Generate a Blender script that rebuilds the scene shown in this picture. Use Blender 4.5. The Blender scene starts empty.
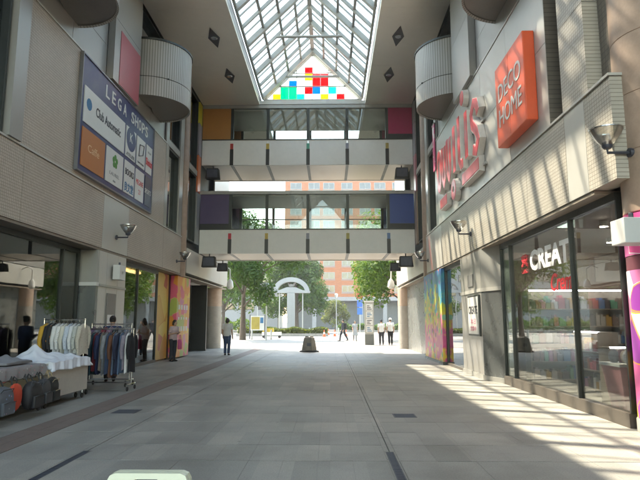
import bpy, bmesh, math, random
from mathutils import Vector, Matrix
random.seed(7)
R_ = math.radians
S = bpy.context.scene
C = S.collection

# ------------------------------------------------------------------ camera
FPX = 560.0                                   # focal length in photo pixels (photo is 640 wide)
cam_d = bpy.data.cameras.new('camera'); cam = bpy.data.objects.new('camera', cam_d); C.objects.link(cam)
cam_d.sensor_fit = 'HORIZONTAL'; cam_d.sensor_width = 36.0; cam_d.lens = 36.0*FPX/640.0
cam_d.clip_start = 0.05; cam_d.clip_end = 3000
pitch = math.atan(82/FPX); yaw = math.atan(10/FPX*math.cos(pitch))
cam.location = (0, 0, 1.5); cam.rotation_euler = (math.pi/2+pitch, 0, yaw)
S.camera = cam

# ------------------------------------------------------------------ light
SUN = Vector((0.475, -0.46, -1.0)).normalized()            # travel direction of sunlight
elev = math.asin(-SUN.z); azim = math.atan2(-SUN.x, -SUN.y)
W = bpy.data.worlds.new('World'); S.world = W; W.use_nodes = True
nt = W.node_tree
sky = nt.nodes.new('ShaderNodeTexSky'); sky.sky_type = 'NISHITA'; sky.sun_disc = False
sky.sun_elevation = elev; sky.sun_rotation = azim; sky.air_density = 1.4; sky.dust_density = 1.2; sky.ozone_density = 1.0
bg = nt.nodes['Background']; bg.inputs['Strength'].default_value = 0.15
tint = nt.nodes.new('ShaderNodeMix'); tint.data_type = 'RGBA'; tint.blend_type = 'MULTIPLY'; tint.inputs[0].default_value = 1.0
tint.inputs[7].default_value = (1.0, 0.92, 0.76, 1)          # hazy, slightly warm summer sky
nt.links.new(sky.outputs[0], tint.inputs[6]); nt.links.new(tint.outputs[2], bg.inputs['Color'])
sd = bpy.data.lights.new('sun', 'SUN'); sd.energy = 2.0; sd.angle = R_(0.7); sd.color = (1.0, 0.87, 0.69)
so = bpy.data.objects.new('sun', sd); C.objects.link(so); so.rotation_euler = SUN.to_track_quat('-Z', 'Y').to_euler()
so.location = (-20, 20, 40)
S.view_settings.view_transform = 'Standard'; S.view_settings.look = 'None'; S.view_settings.gamma = 1.0
S.view_settings.use_curve_mapping = False
S.view_settings.exposure = 3.28
S.cycles.use_denoising = True
S.cycles.max_bounces = 9; S.cycles.diffuse_bounces = 5; S.cycles.glossy_bounces = 4
S.cycles.transparent_max_bounces = 16; S.cycles.transmission_bounces = 4
S.cycles.sample_clamp_indirect = 8.0; S.cycles.caustics_reflective = False; S.cycles.caustics_refractive = False

# ------------------------------------------------------------------ material helpers
def newmat(name):
    m = bpy.data.materials.new(name); m.use_nodes = True
    return m, m.node_tree, m.node_tree.nodes['Principled BSDF']
def N(t, typ, **kw):
    n = t.nodes.new(typ)
    for k, v in kw.items(): setattr(n, k, v)
    return n
def col(c): return (c[0], c[1], c[2], 1.0)
def math_n(t, op, a, b=None):
    n = N(t, 'ShaderNodeMath', operation=op)
    for i, x in enumerate((a, b)):
        if x is None: continue
        if isinstance(x, (int, float)): n.inputs[i].default_value = x
        else: t.links.new(x, n.inputs[i])
    return n.outputs[0]
def mixc(t, fac, a, b, typ='MIX'):
    n = N(t, 'ShaderNodeMix', data_type='RGBA', blend_type=typ)
    if isinstance(fac, (int, float)): n.inputs[0].default_value = fac
    else: t.links.new(fac, n.inputs[0])
    for i, x in ((6, a), (7, b)):
        if isinstance(x, (tuple, list)): n.inputs[i].default_value = col(x)
        else: t.links.new(x, n.inputs[i])
    return n.outputs[2]
def ramp(t, fac, stops, interp='LINEAR'):
    n = N(t, 'ShaderNodeValToRGB'); n.color_ramp.interpolation = interp
    e = n.color_ramp.elements
    while len(e) < len(stops): e.new(0.5)
    for i, (p, c) in enumerate(stops):
        e[i].position = p; e[i].color = col(c) if len(c) == 3 else c
    t.links.new(fac, n.inputs[0]); return n.outputs[0]
def wpos(t): return N(t, 'ShaderNodeNewGeometry').outputs['Position']
def noise(t, vec, scale, detail=4, rough=0.55):
    n = N(t, 'ShaderNodeTexNoise'); n.inputs['Scale'].default_value = scale
    n.inputs['Detail'].default_value = detail; n.inputs['Roughness'].default_value = rough
    if vec is not None: t.links.new(vec, n.inputs['Vector'])
    return n.outputs[0]
def bump(t, p, h, strength=0.3, dist=0.01):
    b = N(t, 'ShaderNodeBump'); b.inputs['Strength'].default_value = strength; b.inputs['Distance'].default_value = dist
    t.links.new(h, b.inputs['Height']); t.links.new(b.outputs[0], p.inputs['Normal'])
_mc = {}
def flat(name, c, rough=0.6, metal=0.0, var=0.12, scale=3.0, bumpn=0.0, spec=0.5, coat=0.0):
    """plain surface with slight tone, grime and gloss variation"""
    if name in _mc: return _mc[name]
    m, t, p = newmat(name)
    pos = wpos(t)
    n1 = noise(t, pos, scale, 5)
    n2 = noise(t, pos, scale*7.3, 3)
    v = math_n(t, 'ADD', math_n(t, 'MULTIPLY', n1, 0.7), math_n(t, 'MULTIPLY', n2, 0.3))
    lo = tuple(max(0, x*(1-var*1.6)) for x in c); hi = tuple(min(1, x*(1+var)) for x in c)
    t.links.new(ramp(t, v, [(0.25, lo), (0.75, hi)]), p.inputs['Base Color'])
    t.links.new(ramp(t, n1, [(0.2, (max(0.03, rough-0.06),)*3), (0.8, (min(1, rough+0.08),)*3)]), p.inputs['Roughness'])
    p.inputs['Metallic'].default_value = metal; p.inputs['Specular IOR Level'].default_value = spec
    p.inputs['Coat Weight'].default_value = coat
    if bumpn: bump(t, p, n2, bumpn, 0.01)
    _mc[name] = m; return m
def emit(name, c, s):
    if name in _mc: return _mc[name]
    m, t, p = newmat(name)
    p.inputs['Base Color'].default_value = col(c); p.inputs['Emission Color'].default_value = col(c)
    p.inputs['Emission Strength'].default_value = s
    _mc[name] = m; return m
def glassmat(name, tint=(0.86, 0.9, 0.88), gain=1.0, rough=0.0, base=0.0):
    if name in _mc: return _mc[name]
    m, t, p = newmat(name); t.nodes.remove(p)
    out = t.nodes['Material Output']
    tr = N(t, 'ShaderNodeBsdfTransparent'); tr.inputs[0].default_value = col(tint)
    gl = N(t, 'ShaderNodeBsdfGlossy'); gl.inputs['Roughness'].default_value = rough
    nz = noise(t, wpos(t), 0.9, 2)
    b = N(t, 'ShaderNodeBump'); b.inputs['Strength'].default_value = 0.02; b.inputs['Distance'].default_value = 0.05
    t.links.new(nz, b.inputs['Height']); t.links.new(b.outputs[0], gl.inputs['Normal'])
    fr = N(t, 'ShaderNodeFresnel'); fr.inputs[0].default_value = 1.52
    f = math_n(t, 'ADD', math_n(t, 'MULTIPLY', fr.outputs[0], gain), base)
    f = math_n(t, 'MINIMUM', f, 0.95)
    mx = N(t, 'ShaderNodeMixShader'); t.links.new(f, mx.inputs[0])
    t.links.new(tr.outputs[0], mx.inputs[1]); t.links.new(gl.outputs[0], mx.inputs[2])
    t.links.new(mx.outputs[0], out.inputs['Surface'])
    _mc[name] = m; return m
def tilemat(name, c1, c2, mortar, w=0.1, h=0.06, plane='yz', centre=None, radius=1.4, rough=0.45, gap=0.006, var=0.1):
    """small wall tiles on a surface; plane yz for the side walls, 'cyl' round a vertical axis"""
    if name in _mc: return _mc[name]
    m, t, p = newmat(name)
    pos = wpos(t)
    sp = N(t, 'ShaderNodeSeparateXYZ'); t.links.new(pos, sp.inputs[0])
    cb = N(t, 'ShaderNodeCombineXYZ')
    if plane == 'yz':
        t.links.new(sp.outputs[1], cb.inputs[0])
    else:
        ob = N(t, 'ShaderNodeTexCoord'); s2 = N(t, 'ShaderNodeSeparateXYZ'); t.links.new(ob.outputs['Object'], s2.inputs[0])
        a = math_n(t, 'ARCTAN2', s2.outputs[1], s2.outputs[0])
        t.links.new(math_n(t, 'MULTIPLY', a, radius), cb.inputs[0])
    t.links.new(sp.outputs[2], cb.inputs[1])
    br = N(t, 'ShaderNodeTexBrick', offset=0.0, squash=1.0)
    t.links.new(cb.outputs[0], br.inputs['Vector'])
    br.inputs['Color1'].default_value = col(c1); br.inputs['Color2'].default_value = col(c2); br.inputs['Mortar'].default_value = col(mortar)
    br.inputs['Scale'].default_value = 1.0; br.inputs['Mortar Size'].default_value = gap; br.inputs['Mortar Smooth'].default_value = 0.1
    br.inputs['Brick Width'].default_value = w; br.inputs['Row Height'].default_value = h
    n1 = noise(t, pos, 0.8, 5)
    sc = ramp(t, n1, [(0.3, (1-var*1.5,)*3), (0.7, (1+var*0.3,)*3)])
    t.links.new(mixc(t, 1.0, br.outputs[0], sc, 'MULTIPLY'), p.inputs['Base Color'])
    p.inputs['Roughness'].default_value = rough
    bump(t, p, math_n(t, 'SUBTRACT', 1.0, br.outputs['Fac']), 0.5, 0.004)
    _mc[name] = m; return m

def m_paver():
    m, t, p = newmat('granite_paver')
    pos = wpos(t)
    sp = N(t, 'ShaderNodeSeparateXYZ'); t.links.new(pos, sp.inputs[0])
    cb = N(t, 'ShaderNodeCombineXYZ')
    t.links.new(math_n(t, 'FLOOR', math_n(t, 'MULTIPLY', sp.outputs[0], 2.6)), cb.inputs[0])
    t.links.new(math_n(t, 'FLOOR', math_n(t, 'MULTIPLY', sp.outputs[1], 1.25)), cb.inputs[1])
    wn = N(t, 'ShaderNodeTexWhiteNoise', noise_dimensions='2D'); t.links.new(cb.outputs[0], wn.inputs['Vector'])
    base = ramp(t, wn.outputs['Value'], [(0.0, (0.25, 0.245, 0.23)), (0.3, (0.295, 0.288, 0.27)), (0.7, (0.325, 0.315, 0.293)), (1.0, (0.39, 0.372, 0.338))])
    fine = noise(t, pos, 60, 2, 0.7); mid = noise(t, pos, 1.1, 5, 0.6)
    c = mixc(t, 0.5, base, ramp(t, fine, [(0.35, (0.72,)*3), (0.65, (1.25,)*3)]), 'MULTIPLY')
    c = mixc(t, 1.0, c, ramp(t, mid, [(0.3, (0.78, 0.78, 0.79)), (0.55, (1, 1, 1)), (0.75, (1.06, 1.05, 1.02))]), 'MULTIPLY')
    big = noise(t, pos, 0.33, 6, 0.65)
    c = mixc(t, 1.0, c, ramp(t, big, [(0.32, (0.72, 0.70, 0.66)), (0.5, (0.98, 0.97, 0.95)), (0.68, (1.1, 1.08, 1.04))]), 'MULTIPLY')
    vg = N(t, 'ShaderNodeTexVoronoi'); vg.inputs['Scale'].default_value = 1.7; t.links.new(pos, vg.inputs['Vector'])
    gum = ramp(t, math_n(t, 'ADD', vg.outputs['Distance'], math_n(t, 'MULTIPLY', noise(t, pos, 9, 3), 0.05)), [(0.055, (1, 1, 1)), (0.085, (0, 0, 0))])
    c = mixc(t, math_n(t, 'MULTIPLY', gum, 0.55), c, (0.10, 0.095, 0.088))
    vd = N(t, 'ShaderNodeTexVoronoi'); vd.inputs['Scale'].default_value = 0.45; t.links.new(pos, vd.inputs['Vector'])
    st_ = ramp(t, math_n(t, 'ADD', vd.outputs['Distance'], math_n(t, 'MULTIPLY', noise(t, pos, 2.2, 5), 0.5)), [(0.36, (1, 1, 1)), (0.5, (0, 0, 0))])
    c = mixc(t, math_n(t, 'MULTIPLY', st_, 0.28), c, (0.13, 0.115, 0.095))
    t.links.new(c, p.inputs['Base Color'])
    t.links.new(ramp(t, math_n(t, 'ADD', math_n(t, 'MULTIPLY', mid, 0.7), math_n(t, 'MULTIPLY', wn.outputs['Value'], 0.3)), [(0.25, (0.42,)*3), (0.75, (0.56,)*3)]), p.inputs['Roughness'])
    bump(t, p, fine, 0.08, 0.004)
    return m
def m_brickwall():
    m, t, p = newmat('orange_brick_facade')
    pos = wpos(t); sp = N(t, 'ShaderNodeSeparateXYZ'); t.links.new(pos, sp.inputs[0])
    cb = N(t, 'ShaderNodeCombineXYZ'); t.links.new(sp.outputs[0], cb.inputs[0]); t.links.new(sp.outputs[2], cb.inputs[1])
    br = N(t, 'ShaderNodeTexBrick'); t.links.new(cb.outputs[0], br.inputs['Vector'])
    for k, c in (('Color1', (0.40, 0.125, 0.038)), ('Color2', (0.33, 0.095, 0.028)), ('Mortar', (0.28, 0.16, 0.10))): br.inputs[k].default_value = col(c)
    br.inputs['Scale'].default_value = 1.0; br.inputs['Mortar Size'].default_value = 0.015
    br.inputs['Brick Width'].default_value = 0.6; br.inputs['Row Height'].default_value = 0.2
    t.links.new(br.outputs[0], p.inputs['Base Color']); p.inputs['Roughness'].default_value = 0.8
    return m
def m_blotch(name, stops, scale, feature='F1', seed=0.0, rough=0.4, kind='vor', spots=None):
    """printed poster pattern of rounded coloured cells"""
    m, t, p = newmat(name)
    pos = wpos(t)
    mp = N(t, 'ShaderNodeMapping'); mp.inputs['Location'].default_value = (seed, seed*1.7, seed*0.6); t.links.new(pos, mp.inputs[0])
    v = N(t, 'ShaderNodeTexVoronoi', feature='SMOOTH_F1'); v.inputs['Scale'].default_value = scale; v.inputs['Smoothness'].default_value = 0.15
    t.links.new(mp.outputs[0], v.inputs['Vector'])
    sx = N(t, 'ShaderNodeSeparateColor'); t.links.new(v.outputs['Color'], sx.inputs[0])
    c = ramp(t, sx.outputs[0], stops, 'CONSTANT')
    if spots:
        d = ramp(t, v.outputs['Distance'], [(0.0, (1, 1, 1)), (spots[1], (0, 0, 0))], 'CONSTANT')
        c = mixc(t, d, c, spots[0])
    t.links.new(c, p.inputs['Base Color']); p.inputs['Roughness'].default_value = rough
    return m
def m_leaf(name, c1, c2):
    m, t, p = newmat(name); t.nodes.remove(p)
    out = t.nodes['Material Output']
    n1 = noise(t, wpos(t), 1.4, 3); oi = N(t, 'ShaderNodeNewGeometry')
    f = math_n(t, 'ADD', math_n(t, 'MULTIPLY', n1, 0.6), math_n(t, 'MULTIPLY', oi.outputs['Random Per Island'], 0.4))
    c = ramp(t, f, [(0.25, c1), (0.75, c2)])
    d = N(t, 'ShaderNodeBsdfDiffuse'); tl = N(t, 'ShaderNodeBsdfTranslucent'); g = N(t, 'ShaderNodeBsdfGlossy'); g.inputs['Roughness'].default_value = 0.45
    t.links.new(c, d.inputs[0]); t.links.new(mixc(t, 1.0, c, (1.15, 1.25, 0.5), 'MULTIPLY'), tl.inputs[0])
    m1 = N(t, 'ShaderNodeMixShader'); m1.inputs[0].default_value = 0.4
    t.links.new(d.outputs[0], m1.inputs[1]); t.links.new(tl.outputs[0], m1.inputs[2])
    m2 = N(t, 'ShaderNodeMixShader'); m2.inputs[0].default_value = 0.02
    t.links.new(m1.outputs[0], m2.inputs[1]); t.links.new(g.outputs[0], m2.inputs[2])
    t.links.new(m2.outputs[0], out.inputs['Surface'])
    return m
def m_print(name, c, accents, scale=18, amount=0.56):
    """cloth with a small printed motif"""
    if name in _mc: return _mc[name]
    m, t, p = newmat(name)
    tc = N(t, 'ShaderNodeTexCoord')
    v = N(t, 'ShaderNodeTexVoronoi'); v.inputs['Scale'].default_value = scale; t.links.new(tc.outputs['Object'], v.inputs['Vector'])
    sx = N(t, 'ShaderNodeSeparateColor'); t.links.new(v.outputs['Color'], sx.inputs[0])
    k = ramp(t, sx.outputs[1], [(i/len(accents), a) for i, a in enumerate(accents)], 'CONSTANT')
    d = ramp(t, math_n(t, 'ADD', v.outputs['Distance'], math_n(t, 'MULTIPLY', noise(t, tc.outputs['Object'], scale*2), 0.3)), [(0.0, (1, 1, 1)), (amount, (0, 0, 0))], 'CONSTANT')
    t.links.new(mixc(t, d, c, k), p.inputs['Base Color']); p.inputs['Roughness'].default_value = 0.85
    _mc[name] = m; return m

M = {}
M['paver'] = m_paver()
M['joint'] = flat('paver_joint', (0.12, 0.12, 0.115), 0.9)
M['plaza'] = tilemat('plaza_paving', (0.36, 0.35, 0.33), (0.30, 0.29, 0.28), (0.2, 0.19, 0.18), 0.6, 0.6, 'yz')
M['tactile'] = flat('brown_guide_strip', (0.20, 0.155, 0.135), 0.6, 0, 0.2, 6)
M['steel_dark'] = flat('dark_drain_steel', (0.075, 0.08, 0.105), 0.45, 0.4, 0.2, 8)
M['tileL'] = tilemat('beige_wall_tile', (0.54, 0.465, 0.385), (0.49, 0.42, 0.35), (0.29, 0.25, 0.205), 0.062, 0.062)
M['tileR'] = tilemat('pale_wall_tile', (0.47, 0.435, 0.375), (0.42, 0.39, 0.335), (0.25, 0.225, 0.19), 0.075, 0.062)
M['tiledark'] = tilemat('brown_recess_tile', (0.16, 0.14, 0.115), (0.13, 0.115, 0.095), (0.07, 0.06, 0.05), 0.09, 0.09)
M['alu'] = flat('grey_cladding_panel', (0.38, 0.365, 0.34), 0.36, 0.4, 0.02, 0.5)
M['alu2'] = flat('pale_cladding_panel', (0.52, 0.505, 0.465), 0.38, 0.2, 0.04, 0.9)
M['pier'] = flat('grey_pier_stone', (0.36, 0.355, 0.33), 0.3, 0.1, 0.05, 1.3)
M['pierdark'] = flat('charcoal_pier_stone', (0.13, 0.14, 0.14), 0.28, 0.1, 0.12, 1.6)
M['soffit'] = flat('bronze_grey_soffit', (0.88, 0.83, 0.73), 0.42, 0.35, 0.04, 0.6)
M['core'] = flat('building_core', (0.16, 0.155, 0.145), 0.8)
M['frame'] = flat('dark_window_frame', (0.045, 0.05, 0.048), 0.4, 0.5)
M['steel'] = flat('painted_roof_steel', (0.38, 0.38, 0.365), 0.45, 0.1, 0.1, 1)
M['white'] = flat('white_paint', (0.72, 0.71, 0.68), 0.5, 0, 0.06, 1.5)
M['cream'] = flat('cream_fascia_panel', (0.78, 0.765, 0.72), 0.45, 0, 0.06, 0.8)
M['black'] = flat('black_strip', (0.02, 0.02, 0.023), 0.4)
M['stone'] = flat('salmon_stone', (0.40, 0.29, 0.22), 0.45, 0, 0.14, 4, 0.05)
M['stonegrey'] = flat('grey_column_stone', (0.30, 0.275, 0.245), 0.45, 0, 0.14, 3)
M['glass'] = glassmat('clear_glass', (0.88, 0.91, 0.89), 1.2)
M['shopglass'] = glassmat('shop_glass', (0.86, 0.90, 0.87), 1.3, 0, 0.02)
M['drugglass'] = glassmat('drugstore_glass', (0.92, 0.94, 0.93), 0.5)
M['darkglass'] = glassmat('upper_glass', (0.45, 0.5, 0.48), 1.6, 0, 0.08)
M['roofglass'] = glassmat('roof_glass', (0.905, 0.925, 0.92), 0.5)
M['chrome'] = flat('chrome_tube', (0.6, 0.6, 0.6), 0.2, 1.0, 0.05)
M['rubber'] = flat('black_rubber', (0.02, 0.02, 0.02), 0.7)
M['wood'] = flat('bark', (0.10, 0.075, 0.055), 0.9, 0, 0.3, 8, 0.4)
M['skin'] = flat('skin', (0.50, 0.31, 0.22), 0.55, 0, 0.05)
M['hair'] = flat('dark_hair', (0.018, 0.013, 0.011), 0.45)
M['concrete'] = flat('weathered_concrete', (0.28, 0.265, 0.24), 0.85, 0, 0.25, 5, 0.2)
M['asphalt'] = flat('asphalt', (0.055, 0.055, 0.055), 0.9, 0, 0.2, 2)

# ------------------------------------------------------------------ mesh helpers
WL = {}                                   # world location of every object built with MB / thing
def thing(name, label, cat, loc=(0, 0, 0), group=None):
    o = bpy.data.objects.new(name, None); C.objects.link(o); o.location = loc; o.empty_display_size = 0.2
    o['label'] = label; o['category'] = cat
    if group: o['group'] = group
    WL[o] = Vector(loc); return o
def tag(o, label, cat, group=None, kind=None):
    o['label'] = label; o['category'] = cat
    if group: o['group'] = group
    if kind: o['kind'] = kind
    return o
def link_mesh(name, me, mat, parent, loc):
    o = bpy.data.objects.new(name, me); C.objects.link(o)
    if mat is not None and not me.materials: me.materials.append(mat)
    loc = Vector(loc); WL[o] = loc
    if parent is not None:
        o.parent = parent; o.location = loc-WL[parent]
    else: o.location = loc
    return o
class MB:
    def __init__(s): s.v = []; s.f = []
    def box(s, x0, x1, y0, y1, z0, z1):
        if x0 > x1: x0, x1 = x1, x0
        n = len(s.v)
        s.v += [(x0,y0,z0),(x1,y0,z0),(x1,y1,z0),(x0,y1,z0),(x0,y0,z1),(x1,y0,z1),(x1,y1,z1),(x0,y1,z1)]
        s.f += [tuple(n+i for i in q) for q in ((0,3,2,1),(4,5,6,7),(0,1,5,4),(1,2,6,5),(2,3,7,6),(3,0,4,7))]
        return s
    def bar(s, a, b, w, h, up=(0, 0, 1)):
        a = Vector(a); b = Vector(b); d = (b-a).normalized(); r = d.cross(Vector(up))
        if r.length < 1e-5: r = d.cross(Vector((0, 1, 0)))
        r.normalize(); u = r.cross(d); n = len(s.v)
        for p in (a, b):
            for i, j in ((-1,-1),(1,-1),(1,1),(-1,1)): s.v.append(tuple(p+r*(i*w/2)+u*(j*h/2)))
        s.f += [tuple(n+i for i in q) for q in ((3,2,1,0),(4,5,6,7),(0,1,5,4),(1,2,6,5),(2,3,7,6),(3,0,4,7))]
        return s
    def tube(s, pts, r, n=10, sx=1.0, caps=True):
        pts = [Vector(p) for p in pts]; k = len(pts)
        rs = r if isinstance(r, (list, tuple)) else [r]*k
        b = len(s.v); ref = None
        for i, p in enumerate(pts):
            d = (pts[min(i+1, k-1)]-pts[max(i-1, 0)]).normalized()
            if ref is None: ref = Vector((1, 0, 0)) if abs(d.x) < 0.9 else Vector((0, 1, 0))
            u = (ref-d*ref.dot(d)).normalized(); w = d.cross(u); ref = u
            for j in range(n):
                a = 2*math.pi*j/n
                s.v.append(tuple(p+u*(math.cos(a)*rs[i]*sx)+w*(math.sin(a)*rs[i])))
        for i in range(k-1):
            for j in range(n):
                s.f.append((b+i*n+j, b+i*n+(j+1)%n, b+(i+1)*n+(j+1)%n, b+(i+1)*n+j))
        if caps:
            s.f.append(tuple(b+j for j in reversed(range(n)))); s.f.append(tuple(b+(k-1)*n+j for j in range(n)))
        return s
    def lathe(s, c, prof, n=24, a0=0.0, a1=None, caps=True):
        full = a1 is None; a1 = a0+2*math.pi if full else a1
        m = n if full else n+1; b = len(s.v)
        for (r, z) in prof:
            for j in range(m):
                a = a0+(a1-a0)*j/n; s.v.append((c[0]+r*math.cos(a), c[1]+r*math.sin(a), c[2]+z))
        for i in range(len(prof)-1):
            for j in range(n):
                j2 = (j+1) % m
                s.f.append((b+i*m+j, b+i*m+j2, b+(i+1)*m+j2, b+(i+1)*m+j))
        if full and caps:
            s.f.append(tuple(b+j for j in reversed(range(m)))); e = b+(len(prof)-1)*m
            s.f.append(tuple(e+j for j in range(m)))
        return s
    def ell(s, c, r, nu=12, nv=8):
        prof = []
        b = len(s.v)
        for i in range(nv+1):
            t = math.pi*i/nv
            for j in range(nu):
                a = 2*math.pi*j/nu
                q = max(math.sin(t), 0.02)
                s.v.append((c[0]+r[0]*q*math.cos(a), c[1]+r[1]*q*math.sin(a), c[2]-r[2]*math.cos(t)))
        for i in range(nv):
            for j in range(nu): s.f.append((b+i*nu+j, b+i*nu+(j+1)%nu, b+(i+1)*nu+(j+1)%nu, b+(i+1)*nu+j))
        s.f.append(tuple(b+j for j in reversed(range(nu)))); s.f.append(tuple(b+nv*nu+j for j in range(nu)))
        return s
    def poly(s, pts, depth):
        """extrude a planar polygon of 3-d points by a vector"""
        d = Vector(depth); n = len(pts); b = len(s.v)
        s.v += [tuple(p) for p in pts]+[tuple(Vector(p)+d) for p in pts]
        s.f += [tuple(b+i for i in range(n)), tuple(b+n+i for i in reversed(range(n)))]
        s.f += [(b+i, b+n+i, b+n+(i+1)%n, b+(i+1)%n) for i in range(n)]
        return s
    def quad(s, a, b, c, d):
        n = len(s.v); s.v += [tuple(a), tuple(b), tuple(c), tuple(d)]; s.f.append((n, n+1, n+2, n+3)); return s
    def grid(s, fn, nu, nv):
        b = len(s.v)
        for j in range(nv+1):
            for i in range(nu+1): s.v.append(tuple(fn(i/nu, j/nv)))
        for j in range(nv):
            for i in range(nu):
                k = b+j*(nu+1)+i; s.f.append((k, k+1, k+nu+2, k+nu+1))
        return s
    def xf(s, mat):
        s.v = [tuple(mat @ Vector(p)) for p in s.v]; return s
    def mesh(s, name, c=(0, 0, 0)):
        me = bpy.data.meshes.new(name)
        me.from_pydata([(p[0]-c[0], p[1]-c[1], p[2]-c[2]) for p in s.v], [], s.f); me.update()
        return me
    def build(s, name, mat, parent=None, smooth=False, bevel=0.0, origin=None):
        lo = [min(p[i] for p in s.v) for i in range(3)]; hi = [max(p[i] for p in s.v) for i in range(3)]
        c = origin or [(lo[0]+hi[0])/2, (lo[1]+hi[1])/2, lo[2]]
        me = s.mesh(name, c)
        bm = bmesh.new(); bm.from_mesh(me); bmesh.ops.recalc_face_normals(bm, faces=bm.faces)
        if bevel:
            eds = [e for e in bm.edges if len(e.link_faces) == 2 and e.calc_face_angle(0) > 0.6]
            bmesh.ops.bevel(bm, geom=eds, offset=bevel, segments=2, affect='EDGES', profile=0.6)
        bm.to_mesh(me); bm.free()
        if smooth:
            me.polygons.foreach_set('use_smooth', [True]*len(me.polygons))
            try: me.set_sharp_from_angle(angle=R_(40))
            except Exception: pass
        return link_mesh(name, me, mat, parent, c)
def B(name, mat, parent, *b, bevel=0.0):
    return MB().box(*b).build(name, mat, parent, bevel=bevel)
def structure(o): o['kind'] = 'structure'; return o
DEP = None
def eval_mesh(me, mods):
    o = bpy.data.objects.new('tmp', me); C.objects.link(o)
    for typ, kw in mods:
        md = o.modifiers.new('m', typ)
        for k, v in kw.items(): setattr(md, k, v)
    dg = bpy.context.evaluated_depsgraph_get(); dg.update()
    r = bpy.data.meshes.new_from_object(o.evaluated_get(dg))
    bpy.data.objects.remove(o); return r
FACE = {'L': Matrix(((0,0,1),(1,0,0),(0,1,0))),      # on the left wall, facing +X
        'R': Matrix(((0,0,-1),(-1,0,0),(0,1,0))),    # on the right wall, facing -X
        'F': Matrix(((1,0,0),(0,0,-1),(0,1,0)))}     # facing the camera, -Y
def text(name, body, face, loc, size, mat, parent, depth=0.003, align='CENTER', width=None, bold=0.0, shear=0.0, height=None, rot=0.0):
    cu = bpy.data.curves.new('t', 'FONT'); cu.body = body; cu.size = size; cu.extrude = depth; cu.offset = bold; cu.shear = shear
    cu.align_x = 'CENTER'; cu.align_y = 'CENTER'; cu.resolution_u = 3
    o = bpy.data.objects.new('t', cu); C.objects.link(o)
    dg = bpy.context.evaluated_depsgraph_get(); dg.update()
    me = bpy.data.meshes.new_from_object(o.evaluated_get(dg)); bpy.data.objects.remove(o); bpy.data.curves.remove(cu)
    me.materials.clear()
    vs = [v.co.copy() for v in me.vertices]
    if not vs: return None
    x0 = min(v.x for v in vs); x1 = max(v.x for v in vs); y0 = min(v.y for v in vs); y1 = max(v.y for v in vs)
    kx = width/(x1-x0) if width else 1.0
    ky = height/(y1-y0) if height else (1.0 if not width else min(kx, 1.0) if kx < 1 else 1.0)
    Rm = FACE[face]; rr = Matrix.Rotation(rot, 3, 'Z')
    for v, c in zip(me.vertices, vs):
        q = Vector(((c.x-(x0+x1)/2)*kx, (c.y-(y0+y1)/2)*ky, c.z)); v.co = Rm @ (rr @ q)
    me.update()
    return link_mesh(name, me, mat, parent, loc)

# ================================================================== SETTING: ground
XL, XR = -6.25, 4.05             # faces of the two buildings above the shops
GL, GR = -6.75, 4.35             # shop glass lines
ROOF = 12.1                      # soffit height
YB0, YB1 = 26.35, 29.6           # footbridges
YEND = 34.0                      # end of the passage

structure(B('ground', M['asphalt'], None, -600, 600, -200, 1500, -0.3, -0.05))
def m_plaza():
    m, t, p = newmat('plaza_slabs')
    br = N(t, 'ShaderNodeTexBrick', offset=0.5); t.links.new(wpos(t), br.inputs['Vector'])
    for k, c in (('Color1', (0.24, 0.225, 0.20)), ('Color2', (0.20, 0.19, 0.17)), ('Mortar', (0.13, 0.12, 0.11))): br.inputs[k].default_value = col(c)
    br.inputs['Scale'].default_value = 1; br.inputs['Mortar Size'].default_value = 0.01; br.inputs['Brick Width'].default_value = 0.6; br.inputs['Row Height'].default_value = 0.6
    c = mixc(t, 1.0, br.outputs[0], ramp(t, noise(t, wpos(t), 0.35, 5), [(0.3, (0.8,)*3), (0.7, (1.05,)*3)]), 'MULTIPLY')
    t.links.new(c, p.inputs['Base Color']); p.inputs['Roughness'].default_value = 0.7
    return m
MPL = m_plaza()
structure(B('plaza', MPL, None, -60, 60, YEND+0.01, 84, -0.3, -0.004))
structure(B('forecourt', MPL, None, -60, 60, -60, -8.01, -0.3, -0.006))
floor = structure(B('pavement', M['joint'], None, -7.4, 5.2, -8, YEND, -0.3, -0.014))

cols_ = []
def cols_add(a, b, n): cols_.extend((a+(b-a)*i/n, a+(b-a)*(i+1)/n) for i in range(n))
cols_add(-7.1, -4.32, 7); cols_add(-3.80, -2.925, 2); cols_add(-2.795, 0.625, 9); cols_add(0.755, 4.9, 10)
cube = MB().box(-0.5, 0.5, -0.5, 0.5, -1, 0).mesh('paver'); cube.materials.append(M['paver'])
rows = [(-8+0.8*i, -8+0.8*(i+1)) for i in range(52) if -8+0.8*(i+1) <= YEND+0.05]
cells = []
for (y0, y1) in rows:
    for (x0, x1) in cols_: cells.append((x0, x1, y0, y1))
def vis(c):
    x, y = (c[0]+c[1])/2, (c[2]+c[3])/2
    if y < 4.9: return 1e9
    if abs(x/y+0.01) > 0.60: return 1e9
    return y
cells.sort(key=vis)
rest = MB()
for i, (x0, x1, y0, y1) in enumerate(cells):
    h = random.uniform(-0.0015, 0.0015); g = 0.0009; gy = 0.008
    if i < 296:
        o = bpy.data.objects.new('paver', cube); C.objects.link(o); o.parent = floor
        o.location = Vector(((x0+x1)/2, (y0+y1)/2, h))-WL[floor]; o.scale = (x1-x0-2*g, y1-y0-2*gy, 0.03)
    else: rest.box(x0+g, x1-g, y0+gy, y1-gy, -0.03, h)
rest.build('paver_field', M['paver'], floor)['kind'] = 'stuff'
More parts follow.
